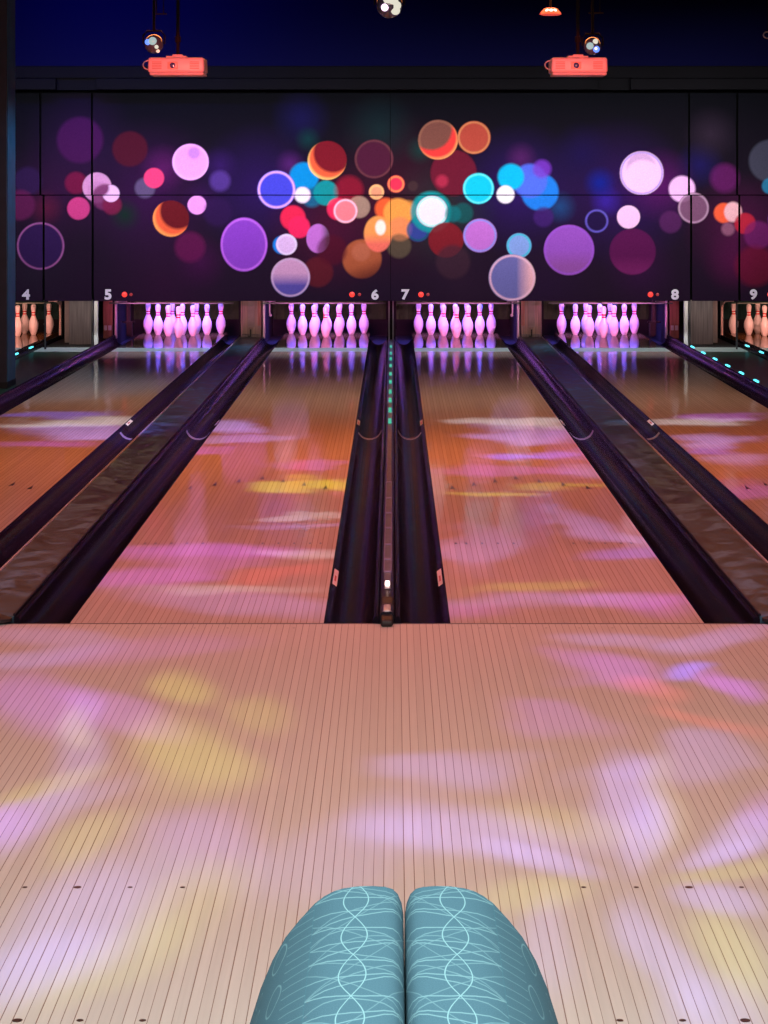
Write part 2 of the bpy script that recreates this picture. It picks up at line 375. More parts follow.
# dark beam on the ceiling over the masking panels, with two joints
M_BEAM = mat('dark_beam', (0.0022, 0.0017, 0.003), 0.8, spec=0.1, noise=0.3, nscale=2)
bm = bmesh.new(); box(bm, -XW, XW, 15.90, 16.30, 3.06, 3.2, bevel=0.01)
box(bm, -3.30, 2.32, 15.84, 16.30, 2.93, 3.055, bevel=0.008); box(bm, 2.68, XW, 15.84, 16.30, 2.93, 3.055, bevel=0.008)
box(bm, -XW, -3.75, 15.84, 16.30, 2.93, 3.055, bevel=0.008); box(bm, -3.75, -3.30, 15.95, 16.30, 2.93, 3.06); box(bm, 2.32, 2.68, 15.95, 16.30, 2.93, 3.06)
struct('trim_1', bm, M_BEAM)

# ------------------------------------------------------------------ lanes
def pin_word(n): return {4: 'four', 5: 'five', 6: 'six', 7: 'seven', 8: 'eight', 9: 'nine'}[n]
lane_desc = {4: 'leftmost lane, mostly behind the dark column, orange-lit pins at its end',
             5: 'glossy wooden bowling lane under the number 5 panel',
             6: 'glossy wooden bowling lane just left of the central divider, under number 6',
             7: 'glossy wooden bowling lane just right of the central divider, under number 7',
             8: 'glossy wooden bowling lane under the number 8 panel',
             9: 'lane at the right edge with orange-lit pins, under number 9'}
for n, cx in LANES.items():
    t = thing('bowling_lane', lane_desc[n], 'bowling lane', (cx, 0, 0), 'bowling lanes')
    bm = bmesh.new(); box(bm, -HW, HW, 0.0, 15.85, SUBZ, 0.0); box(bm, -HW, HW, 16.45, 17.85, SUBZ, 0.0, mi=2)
    for k in range(-3, 4):                                   # arrows
        x = k * 0.1377; y = 4.80 - abs(k) * 0.155
        vs = [bm.verts.new((x + a, y + b_, 0.0006)) for a, b_ in ((-.016, -.10), (0, -.06), (.016, -.10), (0, .10))]
        f = bm.faces.new(vs); f.material_index = 1
    for k in (3, 5, 8, 11, 14):                              # guide dots
        for s_ in (-1, 1): disc(bm, s_ * (HW - k * 0.02707), 2.15, 0.0006, 0.006, 1, 0.03)
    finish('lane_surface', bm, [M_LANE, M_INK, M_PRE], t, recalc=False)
    bm = bmesh.new(); box(bm, -HW, HW, 15.85, 16.45, SUBZ, 0.0005, mi=0); finish('transition_plate', bm, M_PLATE, t)
    bm = bmesh.new(); box(bm, -HW, HW, 17.85, 19.25, SUBZ, 0.0, mi=0); finish('pin_deck', bm, M_DECK, t)

# ------------------------------------------------------------------ gutters
def gutter(n, side):
    cx = LANES[n]; x0 = cx + side * HW
    where = {(4, 1): 'black gutter on the right of lane 4, with lit rim beside the dark column',
             (4, -1): 'black gutter on the far left, behind the dark column',
             (5, -1): 'black gutter with raised rim along the left side of lane 5',
             (5, 1): 'black gutter on the right side of lane 5, left of the ball return cover',
             (6, -1): 'wide-looking black gutter on the left side of lane 6',
             (6, 1): 'black gutter on the right of lane 6, left of the central divider',
             (7, -1): 'black gutter on the left of lane 7, right of the central divider',
             (7, 1): 'black gutter on the right side of lane 7 beside the ball return cover',
             (8, -1): 'black gutter on the left side of lane 8, right of the ball return cover',
             (8, 1): 'black gutter right of lane 8, its rim dotted with cyan lights',
             (9, -1): 'black gutter on the left of lane 9 with two cyan lights on its rim',
             (9, 1): 'black gutter on the far right side of lane 9'}[(n, side)]
    t = thing('lane_gutter', where, 'gutter', (x0, 0, 0), 'gutters beside the lanes')
    inner_rail = (n, side) in ((5, -1), (8, 1), (4, 1), (9, -1))
    rz = 0.05 if inner_rail else RIM
    gw = GW - 0.0005
    top = [(0.0005, -0.004), (0.010, -0.006), (0.030, -0.020), (0.034, -0.026), (0.052, -0.048), (0.075, -0.063), (0.105, -0.071), (0.135, -0.069),
           (0.160, -0.060), (0.180, -0.045), (0.195, -0.025), (0.204, -0.004), (0.208, rz - 0.020), (0.211, rz - 0.008), (0.217, rz - 0.002), (0.224, rz), (0.231, rz - 0.003), (gw, rz - 0.012)]
    under = [(gw, -0.03), (0.19, -0.062), (0.150, -0.078), (0.12, SUBZ), (0.09, SUBZ), (0.062, -0.074), (0.030, -0.045), (0.0005, -0.03)]
    prof = [(side * x, z) for x, z in top + under]
    bm = bmesh.new(); prism_y(bm, prof, [0.0005, 7.6, 7.62, 18.0]); ch = finish('channel', bm, M_GUTTER, t, smooth=True)
    bm = bmesh.new()                                        # pale joint ring
    vs0 = [bm.verts.new((side * x, 7.58, z + 0.0025)) for x, z in top[2:12]]; vs1 = [bm.verts.new((side * x, 7.66, z + 0.0025)) for x, z in top[2:12]]
    vs2 = [bm.verts.new((side * x, 7.58, z)) for x, z in top[2:12]]; vs3 = [bm.verts.new((side * x, 7.66, z)) for x, z in top[2:12]]
    for k in range(9):
        bm.faces.new((vs0[k], vs0[k + 1], vs1[k + 1], vs1[k])); bm.faces.new((vs0[k], vs0[k + 1], vs2[k + 1], vs2[k])); bm.faces.new((vs1[k], vs1[k + 1], vs3[k + 1], vs3[k]))
    finish('joint_ring', bm, M_SCUFF, ch)
    def sticker(y, l, name='sticker', h=1.0):
        bm = bmesh.new()
        a, b_ = Vector((0.011, -0.0045)), Vector((0.031, -0.0185))
        for q0, q1, z, mi in ((0, l, 0.0012, 0), (l * .25, l * .6, 0.0018, 1)):
            p = [(side * a.x, y + q0, a.y + z), (side * b_.x, y + q0, b_.y + z), (side * b_.x, y + q1, b_.y + z), (side * a.x, y + q1, a.y + z)]
            if mi: p = [(side * (a.x * .7 + b_.x * .3), y + q0, a.y * .7 + b_.y * .3 + z), (side * (a.x * .3 + b_.x * .7), y + q0, a.y * .3 + b_.y * .7 + z),
                        (side * (a.x * .3 + b_.x * .7), y + q1, a.y * .3 + b_.y * .7 + z), (side * (a.x * .7 + b_.x * .3), y + q1, a.y * .7 + b_.y * .3 + z)]
            f = bm.faces.new([bm.verts.new(v) for v in p]); f.material_index = mi
        o = finish(name, bm, [M_STICK, M_STICK_RED], ch); o['label'] = 'small pale sticker on the gutter lip'
    if (n, side) in ((6, 1), (7, -1)): sticker(0.98, 0.42)
    sticker(8.1, 0.35)
    return t
gut = {}
for n in LANES:
    for s_ in (-1, 1): gut[(n, s_)] = gutter(n, s_)

def glow(name, rgb, k): return mat(name, tuple(v * 0.08 for v in rgb), 0.4, emit=rgb, estr=k)
M_LED_CYAN = glow('cyan_light', (0.10, 0.75, 0.90), 2.2)
M_LED_GREEN = glow('green_light', (0.05, 0.55, 0.36), 1.0)
M_LED_HOT = glow('pinkish_white_light', (1.0, 0.72, 0.66), 7.0)
def led(parent, x, y, z, m, label, r=0.011, ln=0.13):
    bm = bmesh.new(); box(bm, x - r, x + r, y - ln, y + ln, z - 0.004, z + 0.012, bevel=0.004)
    o = finish('led_light', bm, m, parent, smooth=True); o['label'] = label
for i in range(6): led(gut[(8, 1)], 0.246, 15.9 - i * 0.895, 0.045, M_LED_CYAN, 'cyan rail light', 0.011, 0.10)
for i in range(3): led(gut[(9, -1)], -0.220, 16.0 - i * 0.98, 0.049, M_LED_CYAN, 'cyan rail light', 0.011, 0.10)
for y in (15.75, 14.75): led(gut[(4, 1)], 0.220, y, 0.049, M_LED_CYAN, 'cyan rail light', 0.011, 0.10)

# ------------------------------------------------------------------ central divider between lanes 6 and 7
t = thing('lane_divider', 'narrow lit divider strip between lanes 6 and 7', 'lane divider', (0, 0, 0))
W = 0.031
bm = bmesh.new(); prism_y(bm, [(-W, SUBZ), (W, SUBZ), (W, 0.028), (0.026, 0.040), (0.018, 0.046), (-0.018, 0.046), (-0.026, 0.040), (-W, 0.028)], [0.02, 17.2])
finish('divider_body', bm, M_RIM, t, smooth=True)
M_DIM = mat('dim_green_metal', (0.07, 0.12, 0.09), 0.6)
M_LENS = mat('lens_strip', (0.11, 0.13, 0.19), 0.3, noise=0.35, nscale=12)
bm = bmesh.new(); box(bm, -0.015, 0.015, 0.55, 17.1, 0.046, 0.050, bevel=0.001)
strip = finish('light_strip', bm, M_LENS, t)
M_LADDER = mat('strip_edge', (0.30, 0.28, 0.50), 0.3)
bm = bmesh.new()
for s_ in (-1, 1): box(bm, s_ * 0.0165 - 0.0015, s_ * 0.0165 + 0.0015, 1.0, 4.2, 0.046, 0.053)
for y in (1.0, 1.35, 1.8, 2.35, 2.9, 3.5, 4.2): box(bm, -0.015, 0.015, y - 0.02, y + 0.02, 0.049, 0.053)
finish('strip_frame', bm, M_LADDER, t)
for i, d in enumerate((25.4, 24.4, 23.6, 22.7, 21.7, 20.8, 19.8, 19.0, 18.15, 17.3)):
    led(strip, 0, d + CAM.y, 0.050, M_LED_GREEN, 'green strip light', 0.012, 0.14)
led(strip, 0, 0.66, 0.050, M_LED_HOT, 'bright pinkish white strip light near the foul line', 0.010, 0.022)
bm = bmesh.new(); box(bm, -0.029, 0.029, -0.085, 0.34, 0.0012, 0.030, bevel=0.012, seg=4)
for v in bm.verts:
    if v.co.y > 0.1: v.co.z += 0.022
    elif v.co.y < 0: v.co.x *= 0.9
finish('end_cap', bm, M_BLACK, t, smooth=True)
bm = bmesh.new(); box(bm, -0.016, 0.016, 0.02, 0.16, 0.036, 0.052, bevel=0.006); finish('end_clip', bm, M_STEEL, t, smooth=True)

# ------------------------------------------------------------------ ball return covers between 5/6 and 7/8
for sgn, lab in ((-1, 'scuffed grey ball return cover board between lanes 5 and 6'), (1, 'scuffed grey ball return cover board between lanes 7 and 8')):
    xa, xb = 0.80 + HW + GW, 2.60 - HW - GW
    t = thing('ball_return_cover', lab, 'ball return cover', (sgn * (xa + xb) / 2, 0, 0), 'ball return covers')
    hw = (xb - xa) / 2
    bm = bmesh.new(); box(bm, -hw + 0.006, hw - 0.006, 0.04, 17.9, SUBZ, 0.024, bevel=0.003); finish('cover_board', bm, M_WORN, t)
    for s_ in (-1, 1):
        bm = bmesh.new(); box(bm, s_ * (hw - 0.006) - 0.005, s_ * (hw - 0.006) + 0.005, 0.04, 17.9, 0.022, 0.034, bevel=0.003); finish('edge_trim', bm, M_STEEL if s_ == sgn else M_RIM, t)
    bm = bmesh.new(); lathe(bm, [(0.0, 0), (0.03, 0.002), (0.040, 0.01), (0.040, 0.022), (0.028, 0.034), (0, 0.038)], 20, (0, 0, 0))
    for v in bm.verts: v.co = Vector((v.co.x * 3.1, 0.0 + v.co.y * 1.6, v.co.z + 0.001))
    finish('nose_cap', bm, M_BLACK, t, smooth=True)

# ------------------------------------------------------------------ pins
PIN = [(0, 0), (1.00, 0), (1.06, .12), (1.415, .75), (1.70, 1.5), (1.953, 2.25), (2.255, 3.375), (2.35, 3.95), (2.378, 4.5), (2.36, 5.1), (2.283, 5.875), (2.10, 6.6), (1.850, 7.25),
       (1.52, 7.95), (1.236, 8.625), (1.09, 9.0), (.982, 9.375), (.898, 10.0), (.905, 10.4), (.935, 10.875), (1.045, 11.75), (1.195, 12.625), (1.262, 13.2), (1.273, 13.5), (1.23, 13.95), (1.08, 14.4), (.82, 14.75), (.42, 14.95), (0, 15.0)]
IN = 0.0254 * 1.01
def pin_mat():
    m = bpy.data.materials.new('pin_paint'); m.use_nodes = True
    nt = m.node_tree; N = nt.nodes; L = nt.links; b = N['Principled BSDF']
    b.inputs['Roughness'].default_value = 0.3
    tc = N.new('ShaderNodeTexCoord'); sp = N.new('ShaderNodeSeparateXYZ'); L.new(tc.outputs['Object'], sp.inputs[0])
    cr = N.new('ShaderNodeValToRGB'); cr.color_ramp.interpolation = 'CONSTANT'
    mr = N.new('ShaderNodeMath'); mr.operation = 'DIVIDE'; L.new(sp.outputs[2], mr.inputs[0]); mr.inputs[1].default_value = 15 * IN
    L.new(mr.outputs[0], cr.inputs[0])
    W_, R_ = (0.86, 0.84, 0.82, 1), (0.70, 0.02, 0.03, 1)
    e = cr.color_ramp.elements; e[0].position = 0; e[0].color = W_; e[1].position = 9.35 / 15; e[1].color = R_
    for p, c in ((9.95 / 15, W_), (10.5 / 15, R_), (11.1 / 15, W_)):
        k = e.new(p); k.color = c
    L.new(cr.outputs[0], b.inputs['Base Color'])
    return m
bm = bmesh.new(); lathe(bm, [(r * IN, h * IN) for r, h in PIN], 28)
bmesh.ops.recalc_face_normals(bm, faces=bm.faces)
pin_me = bpy.data.meshes.new('bowling_pin'); bm.to_mesh(pin_me); bm.free(); pin_me.shade_smooth(); pin_me.materials.append(pin_mat())
SP = 0.3048; RD = 0.264; HEADY = 18.22
POS = {1: (0, 0), 2: (-.5, 1), 3: (.5, 1), 4: (-1, 2), 5: (0, 2), 6: (1, 2), 7: (-1.5, 3), 8: (-.5, 3), 9: (.5, 3), 10: (1.5, 3)}
PD = {1: 'head pin at the front', 2: 'left pin of the second row', 3: 'right pin of the second row', 4: 'left pin of the third row', 5: 'middle pin of the third row',
      6: 'right pin of the third row', 7: 'leftmost pin of the back row', 8: 'second pin from the left in the back row', 9: 'second pin from the right in the back row', 10: 'rightmost pin of the back row'}
LW = {4: 'leftmost lane', 5: 'second lane from the left', 6: 'lane just left of the central divider', 7: 'lane just right of the central divider', 8: 'second lane from the right', 9: 'rightmost lane'}
show = {4: (3, 6, 9, 10), 5: range(1, 11), 6: range(1, 11), 7: range(1, 11), 8: range(1, 11), 9: (7, 4, 8, 2)}
for n, ks in show.items():
    for k in ks:
        o = bpy.data.objects.new('bowling_pin', pin_me); col.objects.link(o)
        o.location = (LANES[n] + POS[k][0] * SP, HEADY + POS[k][1] * RD, 0.0002)
        tint = 'pink-lit' if n in (5, 6, 7, 8) else 'orange-lit'
        tag(o, '%s pin, %s, %s' % (tint, PD[k].replace(' pin', '', 1), LW[n].replace('just ', '')), 'bowling pin', 'bowling pins of lane %d' % n)

# ------------------------------------------------------------------ pin end: frames, kickbacks, curtains, wooden posts
for n, cx in LANES.items():
    w = HW + GW - 0.004
    # metal frame around the opening of each pinsetter
    t = thing('pinsetter_frame', {4: 'pale metal frame around the pins of lane 4, beside the dark column', 5: 'pale rounded metal frame around the pins of lane 5', 6: 'pale metal frame around the pins of lane 6',
                                  7: 'pale metal frame around the pins of lane 7', 8: 'pale rounded metal frame around the pins of lane 8', 9: 'pale metal frame around the orange pins of lane 9'}[n],
              'pinsetter frame', (cx, 17.55, 0), 'pinsetter frames')
    # lane side of the aisle or ball return gets the post
    out = {4: 1, 5: -1, 6: -1, 7: 1, 8: 1, 9: -1}[n]
    bm = bmesh.new()
    xo = out * (w - 0.02)
    box(bm, xo - 0.016, xo + 0.016, 0.47, 0.53, 0.002, 0.9, bevel=0.008)
    o = finish('side_post', bm, M_STEEL if n not in (4, 9) else M_BEIGE, t)
    bm = bmesh.new(); box(bm, -w + 0.03, w - 0.03, -0.25, -0.21, 0.460, 0.474, bevel=0.004)
    ctr = (xo - out * 0.09)
    finish('top_rail', bm, M_DIM, t)
    bm = bmesh.new(); tube(bm, [(xo, 0.44, 0.40), (xo - out * .012, 0.44, 0.43), (xo - out * .035, 0.44, 0.452), (xo - out * .08, 0.44, 0.46), (xo - out * .14, 0.44, 0.46)], 0.009)
    finish('corner_tube', bm, M_STEEL, t, smooth=True)
    if n in (6, 7):
        bm = bmesh.new(); tube(bm, [(-0.66 * -out, 0.2, 0.47), (-0.66 * -out, 0.2, 0.34), (-0.655 * -out, 0.2, 0.31)], 0.011); lathe(bm, [(0, -.02), (.018, -.012), (.02, 0), (.014, .012), (0, .02)], 12, (-0.65 * -out, 0.2, 0.30))
        finish('hanging_lever', bm, M_STEEL, t, smooth=True)
    if n in (5, 8):                                          # dark machinery in the corner of the opening
        bm = bmesh.new(); q = out
        box(bm, q * 0.64 - .025, q * 0.64 + .025, 0.9, 0.96, 0.002, 0.7); box(bm, q * 0.64 - .08, q * 0.64 + .08, 0.85, 0.9, 0.17, 0.19); box(bm, q * 0.60 - .015, q * .60 + .015, .84, .9, .002, .17)
        finish('sweep_arm', bm, mat('dark_red_metal', (0.012, 0.003, 0.004), 0.5, spec=.2), t)
    # kickback side plates and curtain
    t2 = thing('pin_pit', 'dark curtain and side plates behind the pins, ' + LW[n], 'pin pit', (cx, 18.1, 0), 'pin pits')
    for s_ in (-1, 1):
        bm = bmesh.new(); box(bm, s_ * w - 0.01 - s_ * .012, s_ * w + 0.01 - s_ * .012, 0.02, 2.2, SUBZ + .001, 1.0); finish('kickback', bm, M_PIT, t2)
    bm = bmesh.new()
    nf = 40
    pr = [(-w + 0.03 + (2 * w - 0.06) * i / nf, 1.75 + 0.012 * math.sin(i * 1.9)) for i in range(nf + 1)]
    f_ = [bm.verts.new((x, y, 0.13)) for x, y in pr]; g_ = [bm.verts.new((x, y, 1.0)) for x, y in pr]
    f2 = [bm.verts.new((x, y + .02, 0.13)) for x, y in pr]; g2 = [bm.verts.new((x, y + .02, 1.0)) for x, y in pr]
    for i in range(nf):
        bm.faces.new((f_[i], f_[i + 1], g_[i + 1], g_[i])); bm.faces.new((f2[i], f2[i + 1], g2[i + 1], g2[i])); bm.faces.new((f_[i], f_[i + 1], f2[i + 1], f2[i]))
    finish('curtain', bm, M_CURTAIN if n in (5, 6, 7, 8) else M_CURTAIN2, t2, smooth=True)
    bm = bmesh.new(); box(bm, -w + 0.03, w - 0.03, 1.80, 2.0, SUBZ + .001, 0.16); finish('pit_cushion', bm, M_PIT, t2)

# centre kickback post between 6 and 7
t = thing('kickback_post', 'slim pale double-edged post at the pin end of the central divider', 'post', (0, 17.42, 0))
bm = bmesh.new(); box(bm, -0.020, 0.020, 0, 0.65, SUBZ + .001, 1.0); finish('core', bm, M_PIT, t)
for s_ in (-1, 1):
    bm = bmesh.new(); box(bm, s_ * 0.023 - 0.008, s_ * 0.023 + 0.008, -0.02, 0.05, -.0845, 1.0, bevel=0.003); finish('edge_strip', bm, M_STEEL, t)

# wooden posts between 5/6 and 7/8
for sgn, lab in ((-1, 'tan wooden post between the pins of lanes 5 and 6'), (1, 'tan wooden post between the pins of lanes 7 and 8')):
    t = thing('wooden_post', lab, 'wooden post', (sgn * 1.70, 18.0, 0), 'wooden posts at the pin end')
    bm = bmesh.new(); box(bm, -0.125, 0.125, 0, 0.5, 0.0, 1.0, bevel=0.004); finish('post_body', bm, M_WOOD, t)
    bm = bmesh.new(); box(bm, -0.035, 0.045, -0.008, 0.0, 0.14, 0.92, bevel=0.003); finish('cover_plate', bm, mat('grey_wood_plate', (0.30, 0.25, 0.21), 0.5, noise=.3), t)
    bm = bmesh.new(); box(bm, -0.115, 0.115, -0.075, 0, SUBZ + .109, 0.06, bevel=0.003); finish('foot_board', bm, M_WOOD_GREY, t)
    bm = bmesh.new(); box(bm, -0.008, 0.008, -0.095, -0.075, 0.03, 0.12, bevel=0.002); box(bm, -0.035, 0.0, -0.095, -0.075, 0.03, 0.045); finish('latch', bm, M_BLACK, t)
    bm = bmesh.new(); box(bm, -sgn * 0.1 - .02, -sgn * .1 + .02, -0.006, 0, 0.16, 0.95, bevel=.002)
    o = finish('orange_strip', bm, M_WOOD_ORANGE, t)

# aisle ends (between 4/5 and 8/9)
for sgn, nn in ((-1, 'between lanes 4 and 5'), (1, 'between lanes 8 and 9')):
    def bx(name, label, cat, xa, xb, ya, yb, za, zb, m, bv=0.003):
        xs = sorted((sgn * xa, sgn * xb)); bm = bmesh.new(); box(bm, xs[0], xs[1], ya, yb, za, zb, bevel=bv)
        return tag(finish(name, bm, m), label, cat, name.replace('_', ' ') + 's at the aisle ends')
    bx('wall_panel', 'grey brown wooden wall panel at the aisle end ' + nn, 'panel', 3.485, 3.765, 17.0, 17.06, 0.0, 1.0, M_WOOD_GREY)
    bx('beige_panel', 'narrow beige upright panel beside the orange pins ' + nn, 'panel', 3.772, 3.86, 17.3, 17.36, 0.0, 1.0, M_BEIGE)
    bx('white_post', 'white upright post at the aisle end ' + nn, 'post', 3.376, 3.425, 16.62, 16.67, 0.0, 1.0, M_WHITE_POST, .006)
    bx('black_post', 'thin black post beside the white post ' + nn, 'post', 3.430, 3.452, 16.60, 16.63, 0.0, 1.0, M_BLACK)
    bx('panel_post', 'thin black post in front of the orange pins, aisle side ' + nn, 'post', 3.905, 3.925, 16.15, 16.17, 0.0, 0.56, M_BLACK)
    xs = sorted((sgn * 3.39, sgn * 3.50))
    t = thing('wood_board', 'narrow orange wooden board behind the white post ' + nn, 'board', ((xs[0] + xs[1]) / 2, 18.06, 0), 'orange boards at the aisle ends')
    bm = bmesh.new(); box(bm, -.055, .055, 0, .05, 0, 1.0, bevel=.003); finish('board', bm, M_WOOD_ORANGE, t)
    bm = bmesh.new(); box(bm, -.045, -.008, -.01, 0, .10, .16, bevel=.004); box(bm, .006, .045, -.01, 0, .10, .16, bevel=.004); finish('white_block', bm, M_WHITE_POST, t)

# ------------------------------------------------------------------ masking panels with the printed circles
SM = FPX / (Y_MASK - CAM.y)
PRINT = 0.80
def mural(px, py):
    """albedo of the print at photo positions (arrays) -> Nx3 linear"""
    t_ = np.clip((py - 93) / 208, 0, 1)[:, None]
    L_ = lambda c: np.array(lin(c))
    out = L_((18, 19, 24)) * (1 - t_) + L_((40, 25, 44)) * t_
    def soft(cx, cy, r, c, a):
        nonlocal out
        d = np.hypot(px - cx, py - cy) / r
        w = (a * np.clip(1 - d, 0, 1) ** 1.2 * 1.3)[:, None]; w = np.clip(w, 0, 1)
        out = out * (1 - w) + L_(c) * w
    def circ(cx, cy, r, c, a=1.0, rim=None, edge=1.0, ry=None, c2=None, dirn=None, cut=None, rimw=1.3, below=None):
        nonlocal out
        ry = ry or r
        dx, dy = (px - cx) / r, (py - cy) / ry
        d = np.hypot(dx, dy) * r
        w = np.clip((r - d) / edge + 0.5, 0, 1) * a
        colr = np.broadcast_to(L_(c), out.shape).copy()
        if c2 is not None:
            k = np.clip((dx * dirn[0] + dy * dirn[1]) * 1.6 + dirn[2], 0, 1)[:, None]
            colr = colr * (1 - k) + L_(c2) * k
        if cut is not None:      # crescent: keep only what lies outside the cutting circle
            w = w * np.clip((np.hypot(px - cut[0], py - cut[1]) - cut[2]) / 3 + 0.5, 0, 1)
        if below is not None: w = w * (py > below)
        if rim is not None:
            k = np.clip(1 - np.abs(d - (r - rimw)) / (rimw * 1.2), 0, 1)[:, None]
            colr = colr * (1 - k) + L_(rim) * k
        w = w[:, None]
        out = out * (1 - w) + colr * w
    P_ = (62, 26, 82)
    for a in ((60, 190, 60, (58, 24, 62), .5), (150, 195, 80, (62, 22, 72), .5), (260, 190, 70, (48, 24, 88), .6), (400, 200, 90, (70, 24, 40), .5), (330, 230, 70, (78, 22, 50), .6),
              (520, 190, 70, (50, 26, 100), .6), (620, 195, 80, (52, 24, 90), .6), (660, 185, 40, (88, 26, 96), .7), (700, 165, 26, (35, 28, 92), .6), (740, 230, 60, (86, 26, 70), .6),
              (80, 140, 60, (46, 24, 60), .5), (163, 168, 26, (84, 28, 84), .8), (220, 165, 20, (54, 28, 90), .7), (301, 118, 32, (30, 26, 72), .7), (308, 139, 14, (20, 58, 58), .7),
              (380, 130, 40, (24, 46, 48), .6), (420, 150, 16, (24, 62, 58), .6), (582, 154, 34, (32, 22, 70), .7), (521, 158, 18, (80, 34, 92), .8), (711, 134, 30, (52, 40, 56), .7),
              (125, 215, 18, (24, 44, 36), .8), (46, 208, 20, (88, 28, 54), .7), (560, 207, 18, (34, 66, 116), .8), (606, 201, 18, (56, 34, 140), .9), (600, 183, 18, (24, 34, 130), .9),
              (200, 200, 20, (60, 24, 80), .5), (440, 215, 60, (40, 60, 60), .4), (735, 262, 34, (90, 26, 72), .6), (290, 164, 16, (80, 34, 100), .8), (640, 270, 40, (58, 24, 66), .5),
              (545, 285, 60, (44, 24, 56), .4), (200, 262, 30, (66, 22, 66), .7), (165, 285, 70, (56, 22, 54), .4), (460, 285, 50, (50, 30, 50), .4), (30, 275, 50, (40, 34, 48), .4)): soft(*a)
    circ(80, 140, 23, (74, 26, 78), .75, edge=4); circ(130, 149, 17.5, (80, 24, 38), .85, edge=3)
    circ(28, 181, 14, (54, 32, 78), .6, edge=4); circ(20, 205, 15, (96, 32, 76), .8, edge=4); circ(76, 183, 11, (118, 26, 62), .8, edge=3)
    circ(97, 187, 14.5, (216, 150, 196), .9, cut=(106, 199, 14)); circ(98, 192, 11, (190, 120, 170), .5, edge=3); circ(105, 197, 13, (120, 50, 96), .75, edge=3)
    circ(112, 205, 9.5, (120, 32, 66), .85, edge=3); circ(111, 193.5, 8.5, (246, 190, 240), .95, cut=(101, 188, 8))
    circ(145, 188, 10, (104, 88, 124), .75, edge=3); circ(154, 178, 10, (244, 66, 118), edge=1.5)
    circ(190.5, 162, 18.2, (246, 160, 240), rim=(255, 176, 255)); circ(194, 153, 6, (170, 110, 190), .6, edge=3)
    circ(78.5, 208.5, 11.2, (198, 62, 124), edge=1.5); circ(171, 218.5, 18, (104, 28, 34), .95, below=196)
    circ(171, 218.5, 18, (240, 96, 60), 1, cut=(178, 211, 18), below=196); circ(171, 218.5, 18, (255, 170, 90), .8, cut=(173.5, 216, 18.3), below=196)
    circ(197, 205, 9.3, (246, 154, 242), below=196); circ(40.6, 246, 24, (52, 30, 78), .85, rim=(176, 100, 160), rimw=1.2)
    circ(244, 244.5, 23.5, (140, 66, 192), rim=(206, 110, 236), ry=27); circ(190, 247, 15, (110, 28, 80), .6, edge=5); circ(220, 181, 10, (88, 58, 140), .8, edge=5)
    circ(218, 212, 14, (50, 26, 74), .7, edge=5)
    # middle cluster
    circ(304, 177, 14.5, (18, 138, 206), edge=3); circ(312, 197, 10, (20, 110, 150), .7, edge=4); circ(276.5, 189.7, 19.2, (72, 72, 206), rim=(240, 180, 255), rimw=1.6)
    circ(326, 193, 12.5, (22, 146, 150), .9, edge=2); circ(327.6, 160, 19, (122, 28, 40)); circ(327.6, 160, 19, (240, 96, 60), 1, cut=(333, 153, 19.5)); circ(327, 160.5, 19.3, (255, 210, 120), .9, cut=(328.6, 158.5, 19.4))
    circ(349, 190, 14, (150, 28, 50), .7, edge=5); circ(374, 159, 19.5, (80, 30, 54), .9, rim=(112, 62, 66)); circ(302.5, 195, 7.8, (255, 232, 252), edge=2.5)
    circ(376.5, 192, 7.6, (248, 152, 116), rim=(252, 190, 120)); circ(396, 184, 8.6, (244, 52, 84), rim=(246, 150, 84))
    circ(453.6, 173, 23, (108, 28, 48), .9, edge=2); circ(438, 139.6, 19.8, (122, 76, 66), rim=(150, 100, 80)); circ(438, 139.6, 19.5, (236, 62, 60), 1, cut=(431, 129, 21)); circ(438, 139.6, 19.8, (248, 168, 100), .9, cut=(436.8, 137.8, 19.8))
    circ(474, 137.5, 16.5, (178, 74, 60), rim=(214, 140, 90)); circ(442, 181, 6, (190, 50, 80), .7, edge=4)
    circ(478.5, 188.5, 15.5, (24, 196, 226), rim=(110, 236, 246)); circ(293, 218, 12.5, (232, 42, 80), edge=2); circ(299, 227, 11, (240, 42, 94), edge=2)
    circ(359, 207, 11, (186, 150, 130), .7, edge=2); circ(338, 209, 11, (240, 46, 90), .9, edge=2); circ(345.5, 211, 12.2, (242, 126, 136), rim=(255, 200, 224))
    circ(282, 245, 9, (28, 130, 226), edge=2); circ(286.5, 244.5, 10.6, (228, 186, 234), rim=(240, 220, 250)); circ(318, 238.5, 11.6, (196, 112, 206), ry=14.5, c2=(110, 76, 110), dirn=(1, 0, -.3))
    circ(318, 272, 15, (100, 32, 42), .8, edge=3); circ(290.5, 277.5, 19.6, (212, 156, 196), c2=(92, 80, 164), dirn=(0, 1, .35), rim=(216, 176, 216)); circ(362, 259, 19.5, (172, 88, 58), edge=2, c2=(110, 50, 40), dirn=(.3, .8, -.3)); circ(361, 252, 9, (196, 112, 86), .6, edge=3)
    circ(386, 209, 11, (232, 92, 50), edge=3); circ(408, 210, 9, (222, 140, 66), .9, edge=4); circ(398, 213, 14.5, (246, 156, 72), edge=3); circ(400, 229, 12, (240, 140, 88), edge=3)
    circ(399, 246, 12, (98, 84, 66), .7, edge=3); circ(378, 234, 14, (248, 156, 84), ry=18, c2=(244, 112, 96), dirn=(0, 1, 0.1), edge=1.6); circ(380.5, 227.5, 5.2, (255, 240, 226), ry=7.5, edge=2)
    circ(418, 230, 11.5, (56, 70, 150), .9, rim=(20, 90, 110), edge=2); circ(431, 212, 20.5, (24, 146, 150), .9, edge=3); circ(432, 211.5, 15.5, (252, 228, 250), rim=(160, 240, 236), edge=1.5)
